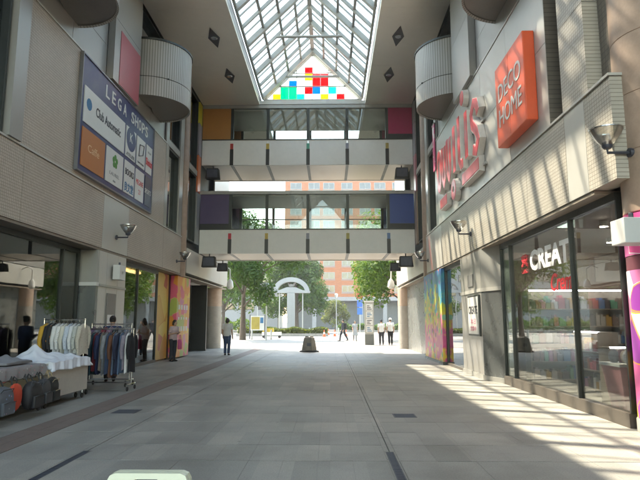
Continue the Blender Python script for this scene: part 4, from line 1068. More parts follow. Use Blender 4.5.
# rack of pale blouses against the glass
rack(-6.0, -5.1, 11.75, 1.55, 'chrome clothes rack holding pale printed blouses beside the left shop glass')
cols1 = [('mustard yellow shirt', flat('cloth_mustard', (0.55, 0.32, 0.04), 0.9)), ('black jacket', flat('cloth_black', (0.025, 0.025, 0.03), 0.9)), ('black cardigan with orange trim', m_print('cloth_black_orange', (0.03, 0.03, 0.03), [(0.5, 0.2, 0.05), (0.4, 0.15, 0.04)], 9, 0.3)),
         ('white blouse', flat('cloth_white', (0.66, 0.66, 0.64), 0.9)), ('white floral blouse', m_print('cloth_floral', (0.66, 0.65, 0.62), [(0.35, 0.2, 0.22), (0.25, 0.3, 0.4)], 26, 0.36)), ('ivory blouse', flat('cloth_ivory', (0.6, 0.57, 0.48), 0.9)),
         ('pale blue printed blouse', m_print('cloth_paleblue', (0.5, 0.55, 0.62), [(0.25, 0.3, 0.45), (0.6, 0.6, 0.6)], 30, 0.4)), ('white dotted blouse', m_print('cloth_dotted', (0.64, 0.64, 0.64), [(0.2, 0.2, 0.25)], 34, 0.28)), ('grey leaf-print blouse', m_print('cloth_greyleaf', (0.42, 0.43, 0.4), [(0.2, 0.22, 0.18), (0.55, 0.55, 0.5)], 22, 0.45)), ('beige sand blouse', m_print('cloth_sand', (0.5, 0.46, 0.38), [(0.35, 0.3, 0.24)], 20, 0.35))]
for i, (nm, mt) in enumerate(cols1):
    garment(-5.92+i*0.086, 11.75+random.uniform(-.02, .02), 1.55, random.uniform(0.62, 0.78), mt, nm+' hanging on the rack of pale blouses', 'tops on the pale blouse rack')
# rack of dark clothes
rack(-5.62, -4.42, 12.75, 1.34, 'chrome wheeled rack packed with dark trousers and tops')
cols2 = [('charcoal', (0.05, 0.05, 0.055)), ('black', (0.02, 0.02, 0.022)), ('plum', (0.10, 0.03, 0.06)), ('dark teal', (0.03, 0.07, 0.09)), ('maroon', (0.16, 0.025, 0.035)), ('navy', (0.025, 0.035, 0.09)), ('taupe', (0.2, 0.16, 0.13)), ('washed grey', (0.22, 0.23, 0.25)), ('dark denim', (0.05, 0.075, 0.14)), ('rust brown', (0.14, 0.06, 0.035)), ('slate blue', (0.12, 0.15, 0.22)), ('midnight blue', (0.02, 0.025, 0.055)), ('mid denim', (0.11, 0.16, 0.26)), ('lilac grey', (0.25, 0.22, 0.27)), ('bright white', (0.72, 0.72, 0.72)), ('deep black', (0.015, 0.015, 0.018))]
for i, (nm, c) in enumerate(cols2):
    L = random.uniform(0.80, 0.98)
    garment(-5.54+i*0.072, 12.75+random.uniform(-.03, .03), 1.34, L, flat('cloth_'+nm.replace(' ', '_'), c, 0.9, 0, 0.2, 12), nm+' garment on the rack of dark clothes', 'garments on the dark clothes rack', 0.2, sleeves=0.5 if i % 2 else 0)
# second rail right behind it
rack(-5.75, -4.75, 13.55, 1.45, 'rear chrome rack with purple and grey printed tops behind the dark clothes')
cols3 = [('purple print', m_print('cloth_purple', (0.16, 0.09, 0.18), [(0.35, 0.25, 0.3)], 20, 0.35)), ('grey print', m_print('cloth_greyprint', (0.2, 0.2, 0.22), [(0.4, 0.38, 0.36)], 24, 0.35)), ('wine red', flat('cloth_wine', (0.2, 0.03, 0.05), 0.9)), ('mauve', flat('cloth_mauve', (0.28, 0.17, 0.24), 0.9)), ('black floral', m_print('cloth_blackfloral', (0.03, 0.03, 0.04), [(0.3, 0.1, 0.15), (0.1, 0.2, 0.15)], 22, 0.35)), ('steel grey', flat('cloth_steel', (0.16, 0.17, 0.19), 0.9)), ('blue grey', flat('cloth_bluegrey', (0.15, 0.18, 0.24), 0.9))]
for i, (nm, mt) in enumerate(cols3):
    garment(-5.68+i*0.14, 13.55, 1.45, 0.7, mt, nm+' top on the rear rack behind the dark clothes', 'tops on the rear rack')

# bag table
def table(x0, x1, y0, y1, h, label, name='market_table'):
    t = thing(name, label, 'table', ((x0+x1)/2, (y0+y1)/2, 0))
    B('table_top', flat('table_board', (0.42, 0.38, 0.32), 0.6), t, x0, x1, y0, y1, h-0.03, h)
    for x in (x0+0.04, x1-0.04):
        for y in (y0+0.05, y1-0.05):
            MB().tube([(x, y, 0.1), (x, y, h-0.03)], 0.018, 8).build('leg', M['chrome'], t); caster(t, x, y)
    for x in (x0+0.04, x1-0.04): MB().tube([(x, y0+0.05, 0.16), (x, y1-0.05, 0.16)], 0.014, 8).build('stretcher', M['chrome'], t)
    return t
tb = table(-5.95, -4.95, 7.3, 9.85, 0.78, 'low wheeled market table with bags hung along its front')
MB().tube([(-4.84, 7.3, 0.62), (-4.84, 9.9, 0.62)], 0.012, 8).tube([(-4.84, 7.35, 0.62), (-4.96, 7.35, 0.62)], 0.01, 6).tube([(-4.84, 9.85, 0.62), (-4.96, 9.85, 0.62)], 0.01, 6).build('hanging_rail', M['chrome'], tb)
B('lower_shelf', flat('table_board', (0.42, 0.38, 0.32), 0.6), tb, -5.9, -5.0, 7.35, 9.8, 0.17, 0.2)
def drape(name, x0, x1, y0, y1, h, dx, dy, mat, label, cat, heap=None, nu=44, nv=60, wob=0.02, seed=0.0, parent=None):
    """cloth over a table top: overhangs by dx / dy on each side"""
    def fn(u, v):
        a = x0-dx[0]+(x1-x0+dx[0]+dx[1])*u; b = y0-dy[0]+(y1-y0+dy[0]+dy[1])*v
        ox = max(x0-a, 0, a-x1); oy = max(y0-b, 0, b-y1)
        sx = -1 if a < x0 else 1; sy = -1 if b < y0 else 1
        X = min(max(a, x0), x1); Y = min(max(b, y0), y1)
        drop = max(ox, oy)
        f = wob*(0.35+min(drop, .4)*2.4)*(math.sin(b*19+seed+2*math.sin(a*5))+0.6*math.sin(b*37+a*11+seed))
        g = wob*(0.35+min(drop, .4)*2.4)*(math.sin(a*17+seed+2*math.sin(b*4))+0.6*math.sin(a*31+seed))
        if ox > 0: X += sx*(0.012+min(ox*0.12, 0.05))+f*(sx if ox > 0 else 0)
        if oy > 0: Y += sy*(0.012+min(oy*0.12, 0.05))+g*sy
        z = h+0.012-drop+0.3*abs(f)*(drop == 0)
        if heap and drop < 0.02: z += heap(X, Y)
        return (X, Y, z+0.01*math.sin(b*7+a*9+seed)*(drop > 0.05))
    m = MB().grid(fn, nu, nv)
    o = m.build(name, mat, parent, smooth=True)
    o.modifiers.new('thick', 'SOLIDIFY').thickness = 0.006
    if parent is None: tag(o, label, cat)
    return o
GPAT = m_print('cloth_rose_check', (0.27, 0.25, 0.25), [(0.5, 0.22, 0.24), (0.45, 0.42, 0.4), (0.3, 0.14, 0.16)], 16, 0.36)
drape('table_cloth', -5.95, -4.95, 7.3, 9.85, 0.78, (0.1, 0.2), (0.1, 0.12), GPAT, 'grey and rose patterned cloth over the bag table', 'cloth', wob=0.012, seed=1.0)
def heap2(X, Y):
    g = 0.24*math.exp(-((X+5.45)/0.24)**2-((Y-10.42)/0.34)**2)+0.10*math.exp(-((X+5.2)/0.3)**2-((Y-11.0)/0.3)**2)
    return g*(1+0.16*math.sin(X*17+Y*9)+0.10*math.sin(Y*26-X*12))+0.012*math.sin(X*29)*math.sin(Y*21)
tb2 = table(-5.9, -4.95, 9.98, 11.55, 0.78, 'cream-sided wheeled market wagon under a white sheet', 'market_wagon')
cr = flat('wagon_cream', (0.50, 0.46, 0.40), 0.6, 0, 0.1, 2)
B('side_board', cr, tb2, -4.945, -4.92, 9.98, 11.55, 0.17, 0.775); B('end_board', cr, tb2, -5.9, -4.946, 11.552, 11.575, 0.17, 0.775); B('end_board', cr, tb2, -5.9, -4.946, 9.955, 9.978, 0.17, 0.775); B('side_board', cr, tb2, -5.93, -5.905, 9.98, 11.55, 0.17, 0.775)
drape('dust_sheet', -5.9, -4.9, 9.98, 11.56, 0.785, (0.15, 0.16), (0.12, 0.14), flat('sheet_white', (0.70, 0.72, 0.78), 0.85, 0, 0.03), 'crumpled white sheet heaped over the cream wagon', 'sheet', heap2, wob=0.028, seed=4.0, nu=60, nv=80)
drape('grey_wrap', -5.75, -5.15, 9.0, 9.75, 0.83, (0.03, 0.03), (0.03, 0.03), flat('wrap_grey', (0.24, 0.24, 0.26), 0.9), 'folded grey wrap lying on the patterned table cloth', 'wrap', lambda X, Y: 0.10*math.exp(-((X+5.45)/0.25)**2-((Y-9.4)/0.3)**2)*(1+0.2*math.sin(X*30+Y*22)), nu=24, nv=24, wob=0.012)
def bag(x, y, zt, w, h, d, mat, label, backpack=True, trim=None):
    """soft bag hung on the rail at (x, y, zt); its face looks to +X"""
    t = thing('bag', label, 'bag', (x, y, zt-h-0.1), 'bags hung along the market table')
    m = MB(); n = 20; lv = 12
    for i in range(lv+1):
        u = i/lv; zz = zt-0.09-u*h
        k = (1-abs(2*u-1)**3.2)**0.4 if 0 < u < 1 else 0.25
        k = max(k, 0.3)
        for j in range(n):
            a = 2*math.pi*j/n; ca, sa = math.cos(a), math.sin(a)
            e = 0.55
            px = d/2*math.copysign(abs(ca)**e, ca)*(0.6+0.4*math.sin(math.pi*min(u*0.8+0.15, 1)))*k; py = w/2*math.copysign(abs(sa)**e, sa)*k
            m.v.append((x+d/2+px, y+py, zz+0.006*math.sin(7*a+u*9)))
    for i in range(lv):
        for j in range(n): m.f.append((i*n+j, i*n+(j+1)%n, (i+1)*n+(j+1)%n, (i+1)*n+j))
    m.f.append(tuple(range(n))); m.f.append(tuple(lv*n+j for j in reversed(range(n))))
    m.build('body', mat, t, smooth=True)
    tm = trim or flat('bag_trim', (0.03, 0.03, 0.03), 0.7)
    if backpack:
        p = MB().box(x+d*0.9, x+d+0.035, y-w*0.36, y+w*0.36, zt-0.09-h*0.93, zt-0.09-h*0.5).build('pocket', mat, t, bevel=0.025)
        MB().tube([(x+d+0.04, y-w*0.34, zt-0.09-h*0.52), (x+d+0.045, y, zt-0.09-h*0.49), (x+d+0.04, y+w*0.34, zt-0.09-h*0.52)], 0.006, 6).build('zip', tm, p)
        MB().tube([(x+d*0.6, y-w*0.42, zt-0.09-h*0.35), (x+d, y-w*0.3, zt-0.08-h*0.1), (x+d, y+w*0.3, zt-0.08-h*0.1), (x+d*0.6, y+w*0.42, zt-0.09-h*0.35)], 0.006, 6).build('zip', tm, t)
    for s in (-1, 1):
        MB().tube([(x+d*0.3, y+s*w*0.22, zt-0.1), (x+0.02, y+s*w*0.2, zt-0.02), (x+0.0, y+s*w*0.12, zt+0.018), (x-0.03, y+s*w*0.12, zt-0.06)], 0.012, 8).build('strap', tm, t)
    return t
bag(-4.83, 7.75, 0.66, 0.42, 0.40, 0.2, m_print('bag_grey_floral', (0.10, 0.10, 0.12), [(0.35, 0.15, 0.3), (0.3, 0.25, 0.1), (0.15, 0.2, 0.35)], 14, 0.32), 'dark grey floral print bag at the end of the table rail')
bag(-4.83, 8.22, 0.66, 0.44, 0.42, 0.2, m_print('bag_slate_floral', (0.11, 0.12, 0.14), [(0.4, 0.2, 0.3), (0.2, 0.25, 0.4), (0.3, 0.3, 0.3)], 12, 0.3), 'slate floral print bag next to the orange-red bag')
bag(-4.83, 8.66, 0.66, 0.30, 0.40, 0.10, flat('bag_red', (0.60, 0.07, 0.03), 0.6), 'orange-red bag between the grey and black bags', False)
bag(-4.83, 9.06, 0.66, 0.40, 0.44, 0.2, flat('bag_black', (0.022, 0.022, 0.025), 0.6), 'large plain black backpack on the table rail')
bag(-4.83, 9.42, 0.66, 0.30, 0.42, 0.18, flat('bag_charcoal', (0.05, 0.05, 0.055), 0.6), 'charcoal backpack beside the camel-strapped bag')
bag(-4.83, 9.74, 0.66, 0.27, 0.42, 0.16, m_print('bag_black_camel', (0.03, 0.028, 0.026), [(0.32, 0.24, 0.14)], 7, 0.24), 'black bag with camel straps by the white sheet', True, flat('camel_strap', (0.35, 0.26, 0.15), 0.7))

# ================================================================== board stand close by, bollard
def board_stand():
    t = thing('floor_stand_sign', 'cream plastic folding floor sign with a carrying slot', 'floor sign', (-0.75, 2.42, 0))
    m = flat('cream_plastic', (0.66, 0.66, 0.50), 0.35, 0, 0.05, 3)
    def face(y_top, y_bot, nm):
        hw, zt = 0.165, 0.885
        def P(x, z): return (-0.75+x*(1+0.25*(1-z/zt)), y_top+(y_bot-y_top)*(1-z/zt), z)
        # frame pieces round the carrying slot and the panel
        a = MB(); th = (0, 0.028 if y_bot < y_top else -0.028, 0)
        top = [(-hw, zt-0.10), (hw, zt-0.10), (hw, zt-0.03)]+[(hw-0.03+0.03*math.cos(q), zt-0.03+0.03*math.sin(q)) for q in (0.5, 1.0, 1.57)]+[(-hw+0.03-0.03*math.sin(q), zt-0.03+0.03*math.cos(q)) for q in (0, 0.57, 1.07, 1.57)]
        slot_l, slot_r, sz0, sz1 = -0.05, 0.042, zt-0.075, zt-0.022
        a.poly([P(-hw, 0.03), P(-hw, zt-0.03), P(-hw+0.009, zt-0.009), P(-hw+0.03, zt), P(slot_l, zt), P(slot_l, 0.03)], th)
        a.poly([P(slot_r, 0.03), P(slot_r, zt), P(hw-0.03, zt), P(hw-0.009, zt-0.009), P(hw, zt-0.03), P(hw, 0.03)], th)
        a.poly([P(slot_l, sz1), P(slot_l, zt), P(slot_r, zt), P(slot_r, sz1)], th)
        a.poly([P(slot_l, 0.03), P(slot_l, sz0), P(slot_r, sz0), P(slot_r, 0.03)], th)
        a.build(nm, m, t)
    face(2.40, 2.22, 'front_panel'); face(2.46, 2.66, 'back_panel')
    MB().tube([(-0.9, 2.43, 0.85), (-0.6, 2.43, 0.85)], 0.012, 8).build('hinge', M['steel_dark'], t)
    for y in (2.22, 2.66):
        for x in (-0.94, -0.56): B('foot', M['rubber'], t, x-0.02, x+0.02, y-0.02, y+0.02, 0, 0.032)
board_stand()
def bollard():
    x, y = -1.06, 29.0
    t = thing('stone_bollard', 'squat weathered concrete bollard with a notched top in the passage mouth', 'bollard', (x, y, 0))
    MB().lathe((x, y, 0), [(0.50, 0.0), (0.49, 0.05), (0.42, 0.075)], 24).build('base_plate', M['rubber'], t)
    m = MB(); 
    for (w, z) in ((0.38, 0.076), (0.34, 0.3), (0.29, 0.55), (0.26, 0.70), (0.20, 0.745)):
        for a in range(8):
            q = math.pi/8+a*math.pi/4; m.v.append((x+w*1.08*math.cos(q), y+w*1.08*math.sin(q), z))
    for i in range(4):
        for j in range(8): m.f.append((i*8+j, i*8+(j+1)%8, (i+1)*8+(j+1)%8, (i+1)*8+j))
    m.f.append(tuple(32+j for j in range(8))); m.build('body', M['concrete'], t)
    for s in (-1, 1): MB().lathe((x+s*0.12, y-0.03, 0.72), [(0.10, 0.0), (0.09, 0.05), (0.06, 0.075)], 12).build('top_knob', M['concrete'], t, smooth=True)
    B('face_plate', M['steel_dark'], t, x-0.1, x+0.1, y-0.36, y-0.345, 0.3, 0.45)
bollard()

# ================================================================== outside: trees, monument, buildings, street things
LEAF = [m_leaf('leaf_deep', (0.024, 0.060, 0.008), (0.085, 0.145, 0.022)), m_leaf('leaf_mid', (0.035, 0.085, 0.010), (0.13, 0.20, 0.03)), m_leaf('leaf_pale', (0.06, 0.085, 0.015), (0.16, 0.17, 0.035))]
def tree(x, y, h, r, trunk_r, label, leaf, n=7000, base=0.28, seed=0, lean=0.0, ls=0.2):
    rnd = random.Random(seed)
    t = thing('street_tree', label, 'tree', (x, y, 0), 'trees on the plaza')
    tr = MB(); zc = h*base
    top = (x+lean, y, h*0.72)
    tr.tube([(x, y, 0), (x+lean*0.15, y, h*0.15), (x+lean*0.3, y+0.05, zc), (x+lean*0.8, y-0.1, h*0.5), top], [trunk_r*1.35, trunk_r, trunk_r*0.85, trunk_r*0.5, trunk_r*0.15], 10)
    clumps = []
    for k in range(16):
        a = k*2.4+rnd.uniform(-.3, .3); u = rnd.uniform(0.0, 1.0); zz = zc+(h-zc)*(0.12+0.78*u)
        rad = r*(0.35+0.6*math.sin(math.pi*min(1, 0.2+0.75*u)))*rnd.uniform(0.6, 1.0)
        cx, cy = x+lean*0.6+rad*math.cos(a), y+rad*math.sin(a)
        s0 = (x+lean*0.3, y, zc*0.95+(h*0.6-zc)*u*0.8)
        tr.tube([s0, ((s0[0]+cx)/2, (s0[1]+cy)/2, (s0[2]+zz)/2+0.25), (cx, cy, zz)], [trunk_r*0.42, trunk_r*0.25, 0.02], 6)
        clumps.append((cx, cy, zz, r*rnd.uniform(0.28, 0.48)))
    for k in range(6): clumps.append((x+lean+rnd.uniform(-.3, .3)*r, y+rnd.uniform(-.3, .3)*r, h*rnd.uniform(0.55, 0.93), r*rnd.uniform(0.3, 0.5)))
    tr.build('trunk', M['wood'], t, smooth=True)
    m = MB()
    for i in range(n):
        c = rnd.choice(clumps)
        d = Vector((rnd.gauss(0, 1), rnd.gauss(0, 1), rnd.gauss(0, 0.75))).normalized()*c[3]*rnd.random()**0.45
        p = Vector((c[0], c[1], c[2]))+d
        p.z -= 0.1*rnd.random()
        s = ls*rnd.uniform(0.6, 1.3)
        nrm = (d.normalized()+Vector((rnd.gauss(0, .5), rnd.gauss(0, .5), 0.6+rnd.gauss(0, .4)))).normalized()
        u = nrm.orthogonal().normalized(); u.rotate(Matrix.Rotation(rnd.uniform(0, 6.28), 3, nrm)); v = nrm.cross(u)
        q = len(m.v)
        m.v += [tuple(p-u*s*0.7), tuple(p+v*s*0.36+nrm*s*0.08), tuple(p+u*s*0.7), tuple(p-v*s*0.36+nrm*s*0.08)]
        m.f.append((q, q+1, q+2, q+3))
    me = m.mesh('crown', (x, y, 0)); link_mesh('crown', me, LEAF[leaf], t, (x, y, 0))
tree(-7.4, 48.0, 11.8, 4.3, 0.22, 'tall leafy tree with a slim trunk beside the yellow map board', 0, 24000, 0.24, 11)
tree(7.3, 46.0, 11.5, 5.2, 0.25, 'broad leafy tree behind the two people in white shirts', 1, 30000, 0.16, 23, -1.2)
tree(-4.6, 78.0, 11.0, 4.6, 0.28, 'wide deep green tree standing right behind the white arch monument', 0, 20000, 0.22, 31, 0.0, 0.3)
tree(-14.0, 74.0, 10.5, 4.6, 0.26, 'green tree behind the slim-trunked tree on the plaza edge', 1, 9000, 0.2, 41, 0, 0.3)
tree(1.0, 98.0, 5.2, 2.4, 0.14, 'small pale tree in front of the brick building colonnade', 2, 4000, 0.15, 47, 0, 0.28)
tree(14.5, 70.0, 10.0, 4.4, 0.25, 'green tree near the brick building beyond the broad tree', 1, 8000, 0.2, 53, 0, 0.3)
tree(-24.0, 66.0, 11.0, 4.8, 0.26, 'green tree at the left end of the plaza', 1, 7000, 0.2, 59, 0, 0.3)
tree(26.0, 62.0, 11.0, 4.8, 0.26, 'green tree at the right end of the plaza', 0, 7000, 0.2, 61, 0, 0.3)
def bush_row(x0, x1, y, h, w, mat, name, label, n):
    rnd = random.Random(int(abs(x0*7)+y))
    m = MB()
    for i in range(n):
        p = Vector((rnd.uniform(x0, x1), y+rnd.uniform(-w, w)/2, 0)); e = rnd.random()
        p.z = 0.25+(h-0.25)*rnd.random()**0.6*(0.82+0.18*math.sin(p.x*2.3+y))
        s = 0.16*rnd.uniform(0.6, 1.2); nrm = Vector((rnd.gauss(0, .7), rnd.gauss(-.3, .7), 0.6+rnd.gauss(0, .4))).normalized()
        u = nrm.orthogonal().normalized(); v = nrm.cross(u); q = len(m.v)
        m.v += [tuple(p-u*s), tuple(p+v*s*0.6), tuple(p+u*s), tuple(p-v*s*0.6)]; m.f.append((q, q+1, q+2, q+3))
    t = thing(name, label, 'hedge', ((x0+x1)/2, y, 0))
    B('kerb_box', M['concrete'], t, x0-0.1, x1+0.1, y-w/2-0.15, y+w/2+0.15, -0.004, 0.3)
    link_mesh('foliage', m.mesh('foliage', ((x0+x1)/2, y, 0)), mat, t, ((x0+x1)/2, y, 0))
bush_row(-9.8, -0.3, 60.5, 0.95, 1.2, LEAF[2], 'hedge', 'low yellow-green hedge in a planter in front of the arch monument', 5000)
bush_row(1.2, 13.0, 84.5, 1.3, 1.4, LEAF[1], 'hedge', 'low green hedge along the road before the brick building', 4000)
bush_row(-40.0, -11.0, 80.5, 2.2, 2.0, LEAF[1], 'hedge', 'long green hedge along the far left plaza edge', 7000)
def monument():
    x, y = -4.35, 63.0
    t = thing('arch_monument', 'white arch monument on a tall central pillar with a bird figure', 'monument', (x, y, 0))
    w = flat('monument_white', (0.30, 0.305, 0.30), 0.6, 0, 0.08, 1)
    m = MB(); n = 8
    m.box(x-0.42, x+0.42, y-0.4, y+0.4, 0, 4.7); m.build('pillar', w, t, bevel=0.03)
    B('plinth', M['concrete'], t, x-1.0, x+1.0, y-0.9, y+0.9, 0, 0.5)
    # arch: ring segment with depth
    a = MB(); pts_o, pts_i = [], []
    for k in range(25):
        q = math.pi*k/24
        pts_o.append((x+2.05*math.cos(q), y-0.35, 4.85+1.62*math.sin(q))); pts_i.append((x+1.55*math.cos(q), y-0.35, 4.85+1.12*math.sin(q)))
    a.poly(pts_o+pts_i[::-1], (0, 0.7, 0)); a.build('arch', w, t)
    a = MB(); a.poly([(x-2.1, y-0.38, 4.72), (x+2.1, y-0.38, 4.72), (x+2.15, y-0.38, 4.9), (x+1.3, y-0.38, 5.02), (x+0.5, y-0.38, 5.35), (x-0.5, y-0.38, 5.35), (x-1.3, y-0.38, 5.02), (x-2.15, y-0.38, 4.9)], (0, 0.76, 0)); a.build('cross_beam', w, t)
    MB().ell((x, y, 5.55), (0.3, 0.16, 0.2), 12, 8).ell((x-0.3, y, 5.72), (0.1, 0.08, 0.09), 10, 6).poly([(x-0.05, y-0.05, 5.6), (x+0.65, y-0.05, 6.0), (x+0.3, y-0.05, 5.5)], (0, 0.1, 0)).build('bird_figure', M['concrete'], t, smooth=False)
    for s in (-1, 1): MB().tube([(x+s*1.3, y, 0), (x+s*1.3, y, 4.75)], 0.06, 8).build('slim_post', M['steel'], t)
monument()
MBRICK = m_brickwall()
def brick_building():
    x0, x1, y, d = -10.6, 60.0, 130.0, 18.0
    t = thing('brick_building', 'orange brick apartment block with rows of white-framed windows and a pale colonnade', 'building', ((x0+x1)/2, y, 0))
    H = 36.0; z0 = 7.2; fl = 3.05
    B('wall', MBRICK, t, x0, x1, y, y+d, z0, H)
    B('parapet', flat('brick_coping', (0.45, 0.4, 0.35), 0.7), t, x0-0.2, x1+0.2, y-0.2, y+d, H+0.003, H+0.5)
    B('ground_wall', flat('shop_dark', (0.12, 0.13, 0.13), 0.4), t, x0+0.5, x1, y+3.0, y+d, 0, z0-0.9)
    B('canopy', flat('canopy_pale', (0.28, 0.26, 0.26), 0.6), t, x0-0.5, x1, y-1.2, y+3, z0-0.9, z0-0.004)
    k = 0; x = x0+1.6
    while x < 40: B('colonnade_column', flat('col_pale', (0.26, 0.25, 0.245), 0.6), t, x-0.45, x+0.45, y-0.8, y+0.1, 0, z0-0.903); x += 5.4
    wmesh = MB()
    wf = flat('far_frame', (0.3, 0.3, 0.3), 0.5)
    f = 0
    gm = glassmat('far_window_glass', (0.25, 0.28, 0.3), 0.8, 0.05, 0.07)
    fm = MB(); fm.box(-1.35, 1.35, -0.1, 0.02, 0, 0.1).box(-1.35, 1.35, -0.1, 0.02, 1.5, 1.6).box(-1.35, -1.25, -0.1, 0.02, 0.1, 1.5).box(1.25, 1.35, -0.1, 0.02, 0.1, 1.5).box(-0.05, 0.05, -0.09, 0.02, 0.1, 1.5)
    fme = fm.mesh('window'); fme.materials.append(wf)
    pm = MB().box(-1.25, 1.25, -0.05, -0.01, 0.1, 1.5).mesh('pane'); pm.materials.append(gm)
    cm = MB().box(-1.25, 1.25, -0.03, -0.005, 0.7, 1.5).mesh('curtain'); cm.materials.append(flat('far_curtain', (0.55, 0.58, 0.6), 0.8))
    rnd = random.Random(5)
    z = z0+1.1
    while z < H-2:
        x = x0+2.6
        while x < 34:
            w = link_mesh('window', fme, None, t, (x, y, z)); link_mesh('pane', pm, None, w, (x, y, z))
            B('spandrel', flat('spandrel_pale', (0.28, 0.25, 0.23), 0.7), w, x-1.45, x+1.45, y-0.06, y-0.004, z-0.28, z-0.1) if (x < 20) else None
            x += 3.5 if int((x-x0)/3.5) % 2 else 4.3
        z += fl
brick_building()
def pale_building():
    x0, x1, y, H = -62.0, -13.0, 140.0, 22.5
    t = thing('office_building', 'pale grey office block left of the orange brick building', 'building', ((x0+x1)/2, y, 0))
    B('wall', flat('office_pale', (0.24, 0.24, 0.235), 0.7, 0, 0.06, 0.2), t, x0, x1, y, y+15, 0, H)
    B('parapet', M['pier'], t, x0-0.2, x1+0.2, y-0.2, y+15, H+0.003, H+0.6)
    gm = glassmat('far_window_glass', (0.25, 0.28, 0.3), 0.8, 0.05, 0.07)
    fme = MB().box(-2.0, 2.0, -0.08, 0.02, 0, 0.1).box(-2.0, 2.0, -0.08, 0.02, 1.7, 1.8).box(-2, -1.9, -0.08, 0.02, 0.1, 1.7).box(1.9, 2, -0.08, 0.02, 0.1, 1.7).mesh('window'); fme.materials.append(M['frame'])
    pm = MB().box(-1.9, 1.9, -0.04, -0.01, 0.1, 1.7).mesh('pane'); pm.materials.append(gm)
    z = 4.5
    while z < H-2:
        x = x1-3
        while x > x1-36:
            w = link_mesh('window', fme, None, t, (x, y, z)); link_mesh('pane', pm, None, w, (x, y, z)); x -= 4.8
        z += 3.4
pale_building()
def pylon():
    x, y = 2.62, 37.8
    t = thing('pylon_sign', 'narrow standing pylon sign with stacked white text panels and a dark foot', 'sign', (x, y, 0))
    B('post_box', M['pier'], t, x-0.30, x+0.30, y-0.12, y+0.12, 0.7, 2.82); B('foot', M['pierdark'], t, x-0.30, x+0.30, y-0.12, y+0.12, 0.0, 0.697)
    for k in range(4):
        p = B('text_panel', WH, t, x-0.22, x+0.22, y-0.135, y-0.122, 0.82+k*0.48, 1.24+k*0.48)
        for j in range(3): B('text_row', INK if k % 2 else BLUI, p, x-0.16, x+0.16-0.07*((j+k) % 3), y-0.14, y-0.136, 0.88+k*0.48+j*0.11, 0.93+k*0.48+j*0.11)
    B('cap', WH, t, x-0.32, x+0.32, y-0.14, y+0.14, 2.823, 2.9)
pylon()
def map_board():
    x, y = -6.55, 51.0
    t = thing('map_board', 'yellow and white map board on two posts beside the slim tree', 'board', (x, y, 0))
    B('panel', WH, t, x-0.62, x+0.62, y-0.04, y+0.04, 0.75, 2.05); B('yellow_map', flat('map_yellow', (0.4, 0.32, 0.07), 0.5), t, x-0.54, x+0.2, y-0.055, y-0.042, 0.85, 1.95); B('legend', BLUI, t, x+0.26, x+0.54, y-0.055, y-0.042, 1.4, 1.9)
    for s in (-1, 1): MB().tube([(x+s*0.68, y, 0), (x+s*0.68, y, 2.15)], 0.05, 8).build('post', M['steel_dark'], t)
map_board()
def flower_cart():
    x, y = -5.55, 54.0
    t = thing('sale_wagon', 'white flatbed wagon with yellow crates near the hedge', 'wagon', (x, y, 0))
    B('bed', WH, t, x-0.9, x+0.9, y-0.4, y+0.4, 0.25, 0.55); 
    for s in (-1, 1): 
        MB().tube([(x+s*0.75, y-0.35, 0.12), (x+s*0.75, y+0.35, 0.12)], 0.12, 14).build('wheel_pair', M['rubber'], t)
    for k in range(2):
        c = MB().box(x-0.85+k*0.55, x-0.37+k*0.55, y-0.3, y+0.3, 0.556, 0.60).box(x-0.85+k*0.55, x-0.81+k*0.55, y-0.3, y+0.3, 0.6, 0.9).box(x-0.41+k*0.55, x-0.37+k*0.55, y-0.3, y+0.3, 0.6, 0.9).box(x-0.81+k*0.55, x-0.41+k*0.55, y-0.3, y-0.26, 0.6, 0.9).box(x-0.81+k*0.55, x-0.41+k*0.55, y+0.26, y+0.3, 0.6, 0.9).build('crate', flat('crate_yellow', (0.45, 0.33, 0.03), 0.5), None)
        tag(c, 'yellow plastic crate on the white flatbed wagon', 'crate', 'yellow crates on the wagon')
flower_cart()
def sign_pole(x, y, h, label, plates, lamp=False):
    t = thing('street_sign' if not lamp else 'street_lamp', label, 'sign' if not lamp else 'lamp', (x, y, 0))
    MB().tube([(x, y, 0), (x, y, h)], [0.07, 0.05], 10).build('pole', M['steel'], t)
    for (shape, z, r, c) in plates:
        if shape == 'o': MB().lathe((0, 0, 0), [(r, -0.015), (r, 0.015)], 20).xf(Matrix.Translation((x, y-0.09, z)) @ Matrix.Rotation(math.pi/2, 4, 'X')).build('plate', flat('plate_%d%d%d' % tuple(int(q*50) for q in c), c, 0.4), t)
        else: B('plate', flat('plate_%d%d%d' % tuple(int(q*50) for q in c), c, 0.4), t, x-r, x+r, y-0.1, y-0.075, z-r*1.3, z+r*1.3)
    if lamp:
        MB().lathe((x, y, h-0.1), [(0.08, 0), (0.22, 0.2), (0.24, 0.5), (0.1, 0.62)], 16).build('lantern', WH, t, smooth=True)
sign_pole(3.9, 74.0, 5.3, 'street sign pole with a red disc over blue plates before the brick building', [('o', 4.9, 0.42, (0.55, 0.04, 0.05)), ('s', 3.9, 0.34, (0.04, 0.12, 0.45)), ('s', 2.9, 0.34, (0.04, 0.14, 0.4))])
sign_pole(-5.3, 47.0, 4.2, 'dark slim street lamp between the map board and the arch monument', [], True)
sign_pole(-9.0, 70.0, 4.6, 'street lamp behind the yellow map board', [], True)
sign_pole(0.9, 80.0, 5.0, 'street lamp by the road in front of the small pale tree', [], True)
